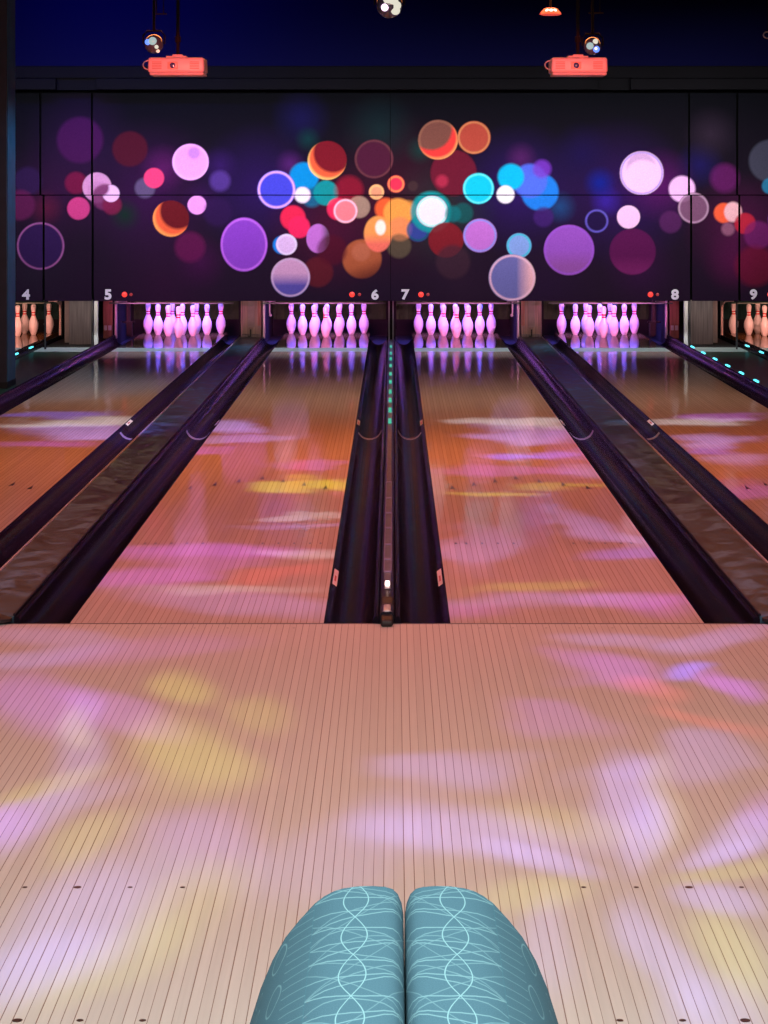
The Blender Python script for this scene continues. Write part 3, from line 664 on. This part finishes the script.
    circ(463, 213, 10, (28, 84, 86), .85, edge=3); circ(453, 214, 8, (24, 110, 116), .7, edge=3); circ(446, 240, 17.5, (126, 32, 42), .95, edge=1.6); circ(453, 262, 17, (66, 40, 54), .7, edge=4)
    circ(480, 235.5, 16.8, (196, 112, 208), rim=(130, 150, 236)); circ(413, 186, 5, (70, 48, 50), .8, edge=2); circ(332, 250, 15, (84, 22, 40), .7, edge=4)
    # right
    circ(540, 192, 18.5, (36, 122, 222), edge=2.5); circ(530, 181, 17, (84, 108, 232), .92, edge=3); circ(511, 177, 13, (20, 182, 232), edge=3); circ(542, 169, 9, (120, 56, 190), .8, edge=4)
    circ(505.5, 194.5, 8.8, (255, 240, 255), edge=2); circ(641.7, 173, 21.8, (252, 196, 238), rim=(166, 140, 240)); circ(641, 167, 14.5, (190, 150, 206), .7, edge=3, cut=(643, 178, 18))
    circ(682, 189, 13, (248, 186, 248), edge=2.5); circ(693.5, 208, 15.6, (128, 84, 116), .9, rim=(196, 156, 186)); circ(596.7, 221, 12, (38, 24, 66), rim=(108, 94, 206))
    circ(628.5, 217, 11.5, (252, 194, 242)); circ(569, 250, 25.2, (152, 82, 190), rim=(160, 84, 214), c2=(146, 80, 160), dirn=(0, 1, 0)); circ(632.6, 251.6, 23, (92, 26, 78), .9, edge=1.6, c2=(118, 36, 96), dirn=(0, 1, -.3))
    circ(519, 245.6, 12.4, (136, 164, 230), rim=(46, 200, 226)); circ(512, 277.7, 23.4, (112, 108, 172), c2=(246, 182, 190), dirn=(1, 0, -.3), rim=(246, 190, 214), rimw=1.5)
    circ(543.5, 217, 10, (66, 34, 108), .8, edge=3); circ(670.5, 222, 11, (92, 40, 96), .7, edge=3); circ(724, 213, 10, (248, 96, 62), edge=2); circ(733, 212, 8.8, (246, 186, 196), ry=10, edge=2)
    circ(745, 223.5, 10.5, (196, 42, 64), .9, edge=2); circ(728, 229, 6.5, (156, 96, 126), .8, edge=3); circ(724.6, 178, 14, (112, 34, 108), .6, edge=6); circ(758, 235, 14, (120, 38, 108), .7, edge=3)
    circ(755, 266, 20, (122, 26, 52), .6, edge=6); circ(770, 161, 21, (72, 72, 90), .8, edge=3); circ(770, 186, 8, (44, 126, 166), .9, edge=2)
    circ(790, 220, 22, (120, 60, 170), .9, rim=(180, 100, 220)); circ(815, 180, 16, (230, 90, 120), .9, edge=2); circ(-8, 170, 18, (150, 70, 190), .9, edge=2); circ(-20, 230, 22, (240, 150, 100), .8, edge=2)
    return out
def attr_mat():
    m = bpy.data.materials.new('printed_panel'); m.use_nodes = True
    nt = m.node_tree; N = nt.nodes; L = nt.links; b = N['Principled BSDF']
    a = N.new('ShaderNodeAttribute'); a.attribute_name = 'print'
    L.new(a.outputs['Color'], b.inputs['Base Color']); b.inputs['Roughness'].default_value = 0.85; b.inputs['Specular IOR Level'].default_value = 0.0
    return m
M_PRINT = attr_mat()
def digit(txt, x, z, parent, h=0.118):
    cu = bpy.data.curves.new('digit', 'FONT'); cu.body = txt; cu.size = 1.0; cu.align_x = 'CENTER'; cu.offset = 0.042; cu.extrude = 0.01; cu.resolution_u = 6
    tmp = bpy.data.objects.new('digit_tmp', cu); col.objects.link(tmp)
    dg = bpy.context.evaluated_depsgraph_get(); dg.update()
    me = bpy.data.meshes.new_from_object(tmp.evaluated_get(dg)); bpy.data.objects.remove(tmp); bpy.data.curves.remove(cu)
    co = np.empty(len(me.vertices) * 3); me.vertices.foreach_get('co', co); co = co.reshape(-1, 3)
    mn, mx = co.min(0), co.max(0); s = h / (mx[1] - mn[1])
    new = np.stack([(co[:, 0] - (mn[0] + mx[0]) / 2) * s * 1.10, np.where(co[:, 2] > 0, -0.003, 0.0), (co[:, 1] - (mn[1] + mx[1]) / 2) * s], 1)
    me.vertices.foreach_set('co', new.ravel().astype(np.float32)); me.update(); me.materials.clear()
    o = link_obj('lane_number', me, M_DIGIT, parent); o.location = (x, -0.0005, z)
    o['label'] = 'pale lane number ' + txt
    return o
M_DIGIT = mat('pale_lettering', (0.62, 0.55, 0.64), 0.6)
M_IND = glow('red_indicator', (1.0, 0.05, 0.04), 1.2); M_IND2 = glow('dim_red_indicator', (0.55, 0.04, 0.05), 0.6)
xs_up = [-5.62, -3.962, -3.378, -0.008, 3.368, 3.912, 5.62]; xs_lo = [-5.62, -3.925, -3.370, -0.004, 3.392, 3.936, 5.62]
z_top, z_mid, z_bot = 2.903, 1.750, 0.553
pos_w = ['far left', 'narrow second from left', 'wide left-centre', 'wide right-centre', 'narrow second from right', 'far right']
lower_lab = ['lower masking panel with number 4, cut by the dark column', 'narrow lower panel between numbers 4 and 5, half a purple ring',
             'wide lower masking panel carrying numbers 5 and 6', 'wide lower masking panel carrying numbers 7 and 8',
             'narrow lower masking panel between numbers 8 and 9', 'lower masking panel with number 9 at the right edge']
upper_lab = ['upper masking panel above number 4, beside the dark column', 'narrow upper panel with dim purple circle, above the gap between 4 and 5',
             'wide upper masking panel left of centre with a large pink circle', 'wide upper masking panel right of centre with two joined red circles',
             'narrow dark upper masking panel above the gap between 8 and 9', 'upper masking panel at the right edge above number 9']
GAP = 0.012
for row, xs in ((0, xs_up), (1, xs_lo)):
    za, zb = (z_mid + GAP * .45, z_top) if row == 0 else (z_bot, z_mid - GAP * .45)
    for i in range(6):
        xa, xb = xs[i] + GAP, xs[i + 1] - GAP
        if i == 2: xb = xs[3] - 0.003
        if i == 3: xa = xs[3] + 0.003
        cx = (xa + xb) / 2
        t = thing('masking_panel', ('printed ' + (upper_lab if row == 0 else lower_lab)[i]), 'masking panel', (cx, Y_MASK, za), 'masking panels')
        st = 0.72 / SM
        nx, nz_ = max(2, int((xb - xa) / st)), int((zb - za) / st)
        gx = np.linspace(xa, xb, nx + 1); gz = np.linspace(za, zb, nz_ + 1)
        X, Z = np.meshgrid(gx, gz); X = X.ravel(); Z = Z.ravel()
        nv = len(X)
        cols = mural((X - CAM.x) * SM + VPX, HOR + (CAM.z - Z) * SM) * PRINT
        rngp = np.random.default_rng(7 + i + row * 10)
        cols = cols * (1 + rngp.normal(0, 0.05, (nv, 1)))
        verts = np.stack([X - cx, np.zeros(nv), Z - za], 1)
        ii, jj = np.meshgrid(np.arange(nx), np.arange(nz_)); base = (jj * (nx + 1) + ii).ravel()
        faces = np.stack([base, base + 1, base + nx + 2, base + nx + 1], 1)
        # sides and back
        x0, x1, h_ = xa - cx, xb - cx, zb - za
        back = np.array([(x0, 0, 0), (x1, 0, 0), (x1, 0, h_), (x0, 0, h_), (x0, .03, 0), (x1, .03, 0), (x1, .03, h_), (x0, .03, h_)])
        bf = np.array([(4, 7, 6, 5), (0, 4, 5, 1), (1, 5, 6, 2), (2, 6, 7, 3), (3, 7, 4, 0)]) + nv
        V = np.concatenate([verts, back]).astype(np.float32); F = np.concatenate([faces, bf]).astype(np.int32)
        me = bpy.data.meshes.new('panel_board'); me.vertices.add(len(V)); me.vertices.foreach_set('co', V.ravel())
        me.loops.add(F.size); me.loops.foreach_set('vertex_index', F.ravel())
        me.polygons.add(len(F)); me.polygons.foreach_set('loop_start', np.arange(0, F.size, 4, dtype=np.int32))
        ca = me.color_attributes.new('print', 'FLOAT_COLOR', 'POINT')
        cc = np.concatenate([np.clip(cols, 0, .95), np.full((8, 3), 0.01)]); cc = np.concatenate([cc, np.ones((len(cc), 1))], 1)
        ca.data.foreach_set('color', cc.astype(np.float32).ravel())
        me.update(calc_edges=True); me.validate()
        link_obj('panel_board', me, M_PRINT, t)
        if row == 1:
            nums = {0: [('4', 26)], 2: [('5', 108), ('6', 375)], 3: [('7', 405.5), ('8', 675)], 5: [('9', 753.5)]}.get(i, [])
            inds = {2: [(124.5, 131), (352, 359.5)], 3: [(421, 428), (650.5, 657.5)], 5: [(770, 777)]}.get(i, [])
            for s_, p in nums: digit(s_, (p - VPX) / SM + CAM.x - cx, CAM.z - (294.5 - HOR) / SM - za, t)
            for a, b_ in inds:
                for p, r, m in ((a, 0.031, M_IND), (b_, 0.018, M_IND2)):
                    bm = bmesh.new(); lathe(bm, [(0, -0.012), (r * .6, -0.010), (r * .95, -0.004), (r, 0.0)], 20, ((p - VPX) / SM + CAM.x - cx, 0, CAM.z - (294.5 - HOR) / SM - za), 'Y')
                    o = finish('indicator_light', bm, m, t, smooth=True); o['label'] = 'glowing red indicator' if r > .02 else 'small dim red indicator'
# black backing that the panels are fixed to
bm = bmesh.new(); box(bm, -XW, XW, Y_MASK + 0.031, Y_MASK + 0.08, z_bot + 0.01, 3.0); struct('trim_2', bm, M_BACK)

# lamps that light the pins, tucked behind the masking panels
for n, cx in LANES.items():
    if n in (5, 6, 7, 8):
        area('pin_front_lamp', (cx, 16.4, 0.52), (cx, 18.6, 0.34), 1.0, 0.06, (1.0, 0.20, 0.58), 7.5, 38)
        area('pin_top_lamp', (cx, 18.45, 0.95), (cx, 18.65, 0.0), 1.0, 0.5, (0.13, 0.11, 1.0), 17, 95)
        for s_ in (-1, 1):
            area('pin_side_lamp', (cx + s_ * 0.52, 18.6, 0.92), (cx + s_ * .2, 18.65, 0.1), 0.2, 0.9, (0.10, 0.10, 1.0), 7, 70)
    else:
        area('pin_front_lamp', (cx, 16.4, 0.52), (cx, 18.7, 0.16), 1.0, 0.06, (1.0, 0.36, 0.28), 8.5, 70)
        area('pin_top_lamp', (cx, 18.2, 0.95), (cx, 18.6, 0.0), 1.0, 0.5, (1.0, 0.50, 0.36), 2.5, 150)
for sgn in (-1, 1):
    area('aisle_lamp', (sgn * 3.65, 16.3, 0.50), (sgn * 3.6, 17.2, 0.15), 0.5, 0.08, (1.0, 0.80, 0.72), 1.3, 150)
    area('post_lamp', (sgn * 1.70, 16.4, 0.50), (sgn * 1.70, 18.0, 0.2), 0.25, 0.06, (1.0, 0.72, 0.55), 0.9, 90)

# ------------------------------------------------------------------ dark column at the left
t = thing('column', 'dark square column at the left edge with a teal-lit side', 'column', (-3.72, 11.16, 0))
bm = bmesh.new(); box(bm, -0.22, 0.22, 0, 0.46, 0.0, 4.4, bevel=0.004); finish('shaft', bm, mat('column_paint', (0.05, 0.045, 0.07), 0.6, noise=.2), t)
bm = bmesh.new(); box(bm, 0.221, 0.227, 0.02, 0.44, 0.05, 4.39); finish('teal_lit_side', bm, mat('teal_light_tint', (0.04, 0.15, 0.22), 0.6, noise=.2), t)  # teal light falling on this side is put into its colour
bm = bmesh.new(); box(bm, -0.225, 0.229, -0.006, 0.466, 0.0, 0.06, bevel=.003); finish('plinth', bm, M_BLACK, t)
spot('column_spot_lamp', (-1.9, 11.0, 2.9), (-3.5, 11.4, 0.9), (0.12, 0.55, 1.0), 70, 85)

# ------------------------------------------------------------------ ceiling fixtures
M_PROJ = mat('projector_shell', (0.70, 0.60, 0.64), 0.35, noise=0.05)
M_GLASS = mat('lens_glass', (0.05, 0.08, 0.3), 0.05, spec=1.0)
M_DARKM = mat('dark_metal', (0.008, 0.008, 0.010), 0.7, metal=0.0, spec=0.1)
Y_P = 4.6; SP_ = FPX / (Y_P - CAM.y)
def projector(px, py, lab):
    p = at_depth(px, py, Y_P)
    t = thing('video_projector', lab, 'projector', p, 'video projectors'); t.scale = (.92, .92, .92)
    bm = bmesh.new(); box(bm, -.192, .192, 0, .28, -.050, .052, bevel=.016, seg=4)
    for v in bm.verts:
        if v.co.z > 0.02: v.co.x *= 0.985
    hs = finish('housing', bm, M_PROJ, t, smooth=True)
    bm = bmesh.new(); box(bm, -.180, .186, .008, .27, -.068, -.049, bevel=.006); finish('underside', bm, mat('projector_base', (0.55, 0.50, 0.56), 0.5), t, smooth=True)
    bm = bmesh.new(); box(bm, -.058, .012, -.004, .01, -.028, .022, bevel=.004); lp = finish('lens_panel', bm, mat('lens_panel', (0.72, 0.5, 0.42), 0.3), t, smooth=True)
    bm = bmesh.new(); lathe(bm, [(0, -.012), (.014, -.012), (.019, -.008), (.019, .0)], 24, (-0.022, -.004, -.003), 'Y'); finish('lens', bm, M_GLASS, lp, smooth=True)
    for xv in (-.13, .125):
        bm = bmesh.new()
        for k in range(5): box(bm, xv - .032, xv + .032, -.003, .005, -.026 + k * .011, -.021 + k * .011)
        finish('vent', bm, mat('vent_grille', (0.35, 0.22, 0.2), 0.5), hs)
    bm = bmesh.new(); tube(bm, [(-.185 - .045 * math.sin(a * math.pi / 10), .06, .035 - .032 * (1 - math.cos(a * math.pi / 10)) ) for a in range(11)], .0045); finish('cable_loop', bm, M_PROJ, t, smooth=True)
    bm = bmesh.new(); box(bm, -.075, .065, .06, .22, .052, .066, bevel=.004); box(bm, -.035, .035, .10, .18, .066, .078, bevel=.004); finish('mount_plate', bm, M_PROJ, t, smooth=True)
    bm = bmesh.new(); lathe(bm, [(.012, .078), (.012, .16), (.020, .165), (.020, .20), (.012, .205), (.012, 4.4 - p.z - .012), (.06, 4.4 - p.z - .012), (.06, 4.4 - p.z)], 20, (0, .14, 0)); finish('mount_pole', bm, M_DARKM, t, smooth=True)
    spot('projector_spot_lamp', (p.x + 0.15, Y_P - 2.0, 2.45), (p.x, Y_P, p.z), (1.0, 0.07, 0.045), 230, 12, 0.3, 0.03)
    return p
projector(176, 65, 'white video projector lit red, hanging from the ceiling at the left')
projector(579.5, 65, 'white video projector lit red, hanging from the ceiling at the right')

M_BL, M_PK, M_CR, M_BALL = glow('blue_lens_light', (0.12, 0.25, 1.0), 1.6), glow('pink_lens_light', (1.0, 0.7, 0.95), 2.0), glow('cream_lens_light', (0.75, 0.72, 0.6), 1.0), mat('smoky_ball', (0.10, 0.12, 0.2), 0.12, spec=1.0)
M_GR = glow('pale_green_lens_light', (0.45, 0.62, 0.62), 0.8)
def ball_lamp(px, py, Y, lab, r, lenses):
    p = at_depth(px, py, Y)
    t = thing('effect_lamp', lab, 'stage light', p, 'stage lights on the ceiling')
    bm = bmesh.new(); bmesh.ops.create_uvsphere(bm, u_segments=24, v_segments=16, radius=r); finish('ball', bm, M_BALL, t, smooth=True)
    for (dx, dz, rr, m) in lenses:
        dy = -math.sqrt(max(0.02, 1 - dx * dx - dz * dz)) * r
        bm = bmesh.new(); lathe(bm, [(rr, .012), (rr, -.004), (rr * .7, -.010), (0, -.013)], 18, (dx * r, dy, dz * r), 'Y')
        o = finish('lens', bm, m, t, smooth=True)
    bm = bmesh.new(); pts = [(-r * 1.12, 0, 0), (-r * 1.12, 0, r * .9), (-r * .7, 0, r * 1.35), (r * .7, 0, r * 1.35), (r * 1.12, 0, r * .9), (r * 1.12, 0, 0)]
    tube(bm, pts, .006); finish('yoke', bm, M_DARKM, t, smooth=True)
    hh = 4.4 - p.z
    if hh > r * 1.35 + .02:
        bm = bmesh.new(); lathe(bm, [(.010, r * 1.35), (.010, hh - .01), (.045, hh - .01), (.045, hh)], 16); finish('hanger', bm, M_DARKM, t, smooth=True)
ball_lamp(154, 44, 5.6, 'small ball stage light with blue and white lenses, behind the left projector', .064, [(-.55, .15, .020, M_BL), (-.05, .25, .027, M_GR), (.35, -.35, .013, M_CR), (.45, -.75, .012, glow('peach_lens_light', (1, .6, .45), 1.2))])
ball_lamp(592.5, 46, 5.6, 'small ball stage light with pale blue lenses, behind the right projector', .060, [(-.35, -.05, .024, M_GR), (.25, .45, .018, M_CR), (.35, -.40, .022, M_BL), (.30, -.35, .012, M_PK)])
ball_lamp(389.5, 5, 5.0, 'bright stage light with pink and cream lenses at the top centre', .085, [(-.35, -.25, .024, M_PK), (.10, .45, .05, M_CR), (.45, -.45, .030, M_CR), (.55, -.1, .028, M_CR)])
# red-lit ceiling lamp and small details
p = at_depth(550.5, 12, 6.5)
t = thing('ceiling_lamp', 'small red glowing ceiling lamp, upper right of centre', 'ceiling lamp', p)
bm = bmesh.new(); lathe(bm, [(0, -.022), (.062, -.022), (.078, -.016), (.070, .0), (.050, .022), (.030, .030), (0, .030)], 28); finish('lamp_shade', bm, glow('red_shade', (0.8, 0.07, 0.045), 0.9), t, smooth=True)
for k in (-1, 0, 1):
    bm = bmesh.new(); lathe(bm, [(.012, .006), (.014, 0), (.010, -.006), (0, -.009)], 14, (k * .026, -.062 + abs(k) * .008, .004), 'Y'); finish('bulb', bm, glow('hot_bulb', (1.0, .75, .62), 3), t, smooth=True)
bm = bmesh.new(); lathe(bm, [(.008, .03), (.008, 4.4 - p.z), (.0, 4.4 - p.z)], 12); finish('stem', bm, M_DARKM, t)
for px, py, Y, w, lab in ((596, 13, 6.8, .055, 'thin grey bracket under the ceiling above the right projector'), (160, 14, 6.8, .05, 'thin grey bracket under the ceiling above the left projector')):
    p = at_depth(px, py, Y); t = thing('ceiling_bracket', lab, 'bracket', p, 'ceiling brackets')
    bm = bmesh.new(); box(bm, -w, w, -.01, .01, -.005, .005, bevel=.002); finish('crossbar', bm, M_DARKM, t)
    bm = bmesh.new()
    for s_ in (-1, 1): tube(bm, [(s_ * w * .5, 0, 0), (s_ * w * .7, 0, 4.4 - p.z)], .004)
    finish('hanger_rod', bm, M_DARKM, t)
p = at_depth(768, 35, 7.5)
t = thing('ceiling_camera', 'small pale fitting under the ceiling at the right edge', 'ceiling fitting', p)
bm = bmesh.new(); tube(bm, [(.035 * math.cos(a * math.pi / 8), 0, .025 * math.sin(a * math.pi / 8)) for a in range(16)], .005, closed=True); finish('ring', bm, M_STEEL, t, smooth=True)
bm = bmesh.new(); tube(bm, [(0, 0, .025), (0, 0, 4.4 - p.z)], .006); finish('stem', bm, M_DARKM, t)

# ------------------------------------------------------------------ back-to-back bench in the foreground
def fabric():
    m = bpy.data.materials.new('teal_fabric'); m.use_nodes = True
    nt = m.node_tree; N = nt.nodes; L = nt.links; b = N['Principled BSDF']; b.inputs['Roughness'].default_value = 0.85; b.inputs['Specular IOR Level'].default_value = 0.2
    def M(op, a, c=None, d=None):
        n = N.new('ShaderNodeMath'); n.operation = op
        for i, v in enumerate((a, c, d)):
            if v is None: continue
            if isinstance(v, (int, float)): n.inputs[i].default_value = v
            else: L.new(v, n.inputs[i])
        return n.outputs[0]
    uv = N.new('ShaderNodeUVMap'); uv.uv_map = 'weave'
    sp = N.new('ShaderNodeSeparateXYZ'); L.new(uv.outputs[0], sp.inputs[0]); u, v = sp.outputs[0], sp.outputs[1]   # metres: u across (0 at inner edge), v along
    nz = N.new('ShaderNodeTexNoise'); nz.inputs['Scale'].default_value = 9; L.new(uv.outputs[0], nz.inputs['Vector'])
    vv = M('ADD', v, M('MULTIPLY', M('SUBTRACT', nz.outputs['Fac'], .5), .012))
    lines = None
    def add(x, k=1.0):
        nonlocal lines
        x = M('MULTIPLY', x, k)
        lines = x if lines is None else M('MAXIMUM', lines, x)
    def near_(d, w):           # soft line where |d| < w
        n = N.new('ShaderNodeMapRange'); n.interpolation_type = 'SMOOTHSTEP'; n.inputs['From Min'].default_value = w; n.inputs['From Max'].default_value = w * .35
        L.new(M('ABSOLUTE', d), n.inputs['Value']); return n.outputs[0]
    UC = .057
    ph = M('MULTIPLY', vv, 2 * math.pi / .275)
    for s_ in (1, -1):         # two interlaced wavy lines
        add(near_(M('SUBTRACT', M('SUBTRACT', u, UC), M('MULTIPLY', M('SINE', ph), s_ * .0160)), .0011), 1.0)
    top_only = M('LESS_THAN', u, .116)
    # families of flat arcs crossing the top
    for (c, q, tilt, per, off, k) in ((c_, q_ * 2.4, t_ * 2.2, p_ * 1.9, o_ * 1.9, k_ * 1.25) for c_, q_, t_, p_, o_, k_ in ((.055, -2.6, .10, .062, 0, .55), (.060, -2.0, -.16, .062, .021, .50), (.05, -3.4, .25, .124, .04, .40), (.07, 2.2, .05, .124, .09, .38), (.045, -1.0, -.35, .124, .01, .35), (.055, -2.8, .0, .062, .034, .5), (.03, -1.5, .45, .093, .02, .3), (.08, -4.0, -.5, .093, .05, .3), (.06, -2.2, .3, .155, .07, .32), (.05, 3.0, -.2, .155, .12, .3))):
        du = M('SUBTRACT', u, c)
        y = M('ADD', M('ADD', vv, M('MULTIPLY', M('MULTIPLY', du, du), -q)), M('ADD', M('MULTIPLY', du, tilt), off))
        f = M('SUBTRACT', M('FRACT', M('DIVIDE', y, per)), .5)
        add(M('MULTIPLY', near_(M('MULTIPLY', f, per), .0026), top_only), k)
    # small rings and ribs on the sloping side
    side = M('GREATER_THAN', u, .116)
    fu = M('SUBTRACT', u, .185); fv = M('MULTIPLY', M('SUBTRACT', M('FRACT', M('DIVIDE', vv, .15)), .5), .062)
    add(M('MULTIPLY', near_(M('SUBTRACT', M('SQRT', M('ADD', M('MULTIPLY', fu, fu), M('MULTIPLY', M('MULTIPLY', fv, fv), 1.2))), .017), .0016), side), .6)
    fu = M('SUBTRACT', u, .245); fv = M('MULTIPLY', M('SUBTRACT', M('FRACT', M('DIVIDE', M('ADD', vv, .02), .062)), .5), .062)
    add(M('MULTIPLY', near_(M('SUBTRACT', M('SQRT', M('ADD', M('MULTIPLY', fu, fu), M('MULTIPLY', fv, fv))), .011), .0015), side), .5)
    y = M('ADD', vv, M('MULTIPLY', u, 1.1)); f = M('SUBTRACT', M('FRACT', M('DIVIDE', y, .031)), .5)
    add(M('MULTIPLY', M('MULTIPLY', near_(M('MULTIPLY', f, .031), .002), side), M('LESS_THAN', u, .165)), .45)
    # weave and tone
    wv = N.new('ShaderNodeTexNoise'); wv.inputs['Scale'].default_value = 520; L.new(uv.outputs[0], wv.inputs['Vector'])
    seam = near_(M('SUBTRACT', u, .116), .0012)
    base = N.new('ShaderNodeMix'); base.data_type = 'RGBA'; L.new(wv.outputs['Fac'], base.inputs['Factor'])
    base.inputs[6].default_value = (0.028, 0.080, 0.112, 1); base.inputs[7].default_value = (0.058, 0.132, 0.172, 1)
    mx = N.new('ShaderNodeMix'); mx.data_type = 'RGBA'; L.new(M('MULTIPLY', lines, .75), mx.inputs['Factor']); L.new(base.outputs[2], mx.inputs[6]); mx.inputs[7].default_value = (0.19, 0.36, 0.39, 1)
    m2 = N.new('ShaderNodeMix'); m2.data_type = 'RGBA'; L.new(M('MULTIPLY', seam, .35), m2.inputs['Factor']); L.new(mx.outputs[2], m2.inputs[6]); m2.inputs[7].default_value = (0.04, 0.13, 0.17, 1)
    L.new(m2.outputs[2], b.inputs['Base Color'])
    bp = N.new('ShaderNodeBump'); bp.inputs['Strength'].default_value = .25; bp.inputs['Distance'].default_value = .001; L.new(wv.outputs['Fac'], bp.inputs['Height']); L.new(bp.outputs[0], b.inputs['Normal'])
    return m
M_FAB = fabric(); M_FAB2 = mat('teal_seat_fabric', (0.07, 0.22, 0.27), 0.9, noise=.15, nscale=60)
XC = 0.0405; YF = -6.575
def bench(sgn, lab):
    t = thing('bench', lab, 'bench', (XC + sgn * 0.0003, YF, 0), 'back-to-back benches')
    # outline from the inner bottom edge over the top and down the sloping outer face (offset from the inner face, height)
    prof = [(0, .46), (0, .60), (0, .75), (0, .86), (.0006, .886), (.003, .901), (.0075, .912), (.014, .9185), (.024, .9215), (.04, .9225), (.06, .9222), (.078, .9195), (.092, .9155), (.104, .909), (.116, .9000), (.127, .888), (.137, .877), (.154, .856), (.171, .826), (.186, .790), (.200, .745), (.213, .69), (.224, .62), (.232, .54), (.236, .46)]
    nz_ = len(prof); cxp = .09
    ys, scl = [], []
    # rounded far and near ends
    for k in range(9):
        a = k / 8 * math.pi / 2; ys.append(-.030 * (1 - math.cos(math.pi / 2 - a)) ); scl.append(1 - .030 * (1 - math.sin(a)) )
    ysn = [0 - .035 * (1 - math.cos(0))]
    rows = []
    Ltot = 1.55
    for k in range(8):
        a = k / 7 * math.pi / 2; rows.append((-.035 * (1 - math.sin(a)) * -1 * -1, .035 * (1 - math.sin(a))))
    # rows: (y, inset); far end first
    rows = [(-.016 * (1 - math.cos(k / 7 * math.pi / 2)), .016 * (1 - math.sin(k / 7 * math.pi / 2))) for k in range(8)]
    rows += [(-.016 - (Ltot - .032) * k / 60, 0) for k in range(1, 60)]
    rows += [(-Ltot + r[0] * -1 * 1.0, r[1]) for r in reversed(rows[:8])]
    bm = bmesh.new(); uvl = bm.loops.layers.uv.new('weave')
    # arc length across, 0 at the rounded inner edge
    arc = [0]
    for a, b_ in zip(prof, prof[1:]): arc.append(arc[-1] + math.hypot(b_[0] - a[0], b_[1] - a[1]))
    off = arc[6]
    grid = []
    for (y, ins) in rows:
        ring = []
        for (x, z) in prof:
            zz = z - ins * max(0, (z - .46) / .46); xx = x + (ins * .9 if x < cxp else -ins * .9) * (1 if x not in () else 0)
            if x < cxp: xx = min(xx, cxp)
            ring.append(bm.verts.new((sgn * xx, y, zz)))
        grid.append(ring)
    uvv = {}
    for r, (y, ins) in enumerate(rows):
        for c in range(nz_): uvv[grid[r][c]] = (arc[c] - off, -y)
    for r in range(len(rows) - 1):
        for c in range(nz_ - 1):
            f = bm.faces.new((grid[r][c], grid[r][c + 1], grid[r + 1][c + 1], grid[r + 1][c]))
    for ring in (grid[0], grid[-1]): bm.faces.new(ring)
    for r in range(len(rows) - 1): bm.faces.new((grid[r][0], grid[r][-1], grid[r + 1][-1], grid[r + 1][0]))
    bm.verts.index_update()
    for f in bm.faces:
        for lp in f.loops: lp[uvl].uv = uvv[lp.vert]
    finish('backrest', bm, M_FAB, t, smooth=True)
    bm = bmesh.new(); box(bm, *sorted((sgn * .03, sgn * .64)), -Ltot, 0, .36, .475, bevel=.03, seg=4); finish('seat', bm, M_FAB2, t, smooth=True)
    bm = bmesh.new(); box(bm, *sorted((sgn * .004, sgn * .60)), -Ltot + .03, -.03, .10, .36, bevel=.006); finish('base', bm, M_BLACK, t)
    for yy in (-.12, -Ltot + .12):
        for xx in (.06, .54):
            bm = bmesh.new(); lathe(bm, [(.022, 0), (.022, .01), (.016, .014), (.016, .10)], 16, (sgn * xx, yy, 0)); finish('leg', bm, M_STEEL, t, smooth=True)
bench(-1, 'left half of the teal patterned back-to-back bench in the foreground')
bench(1, 'right half of the teal patterned back-to-back bench in the foreground')
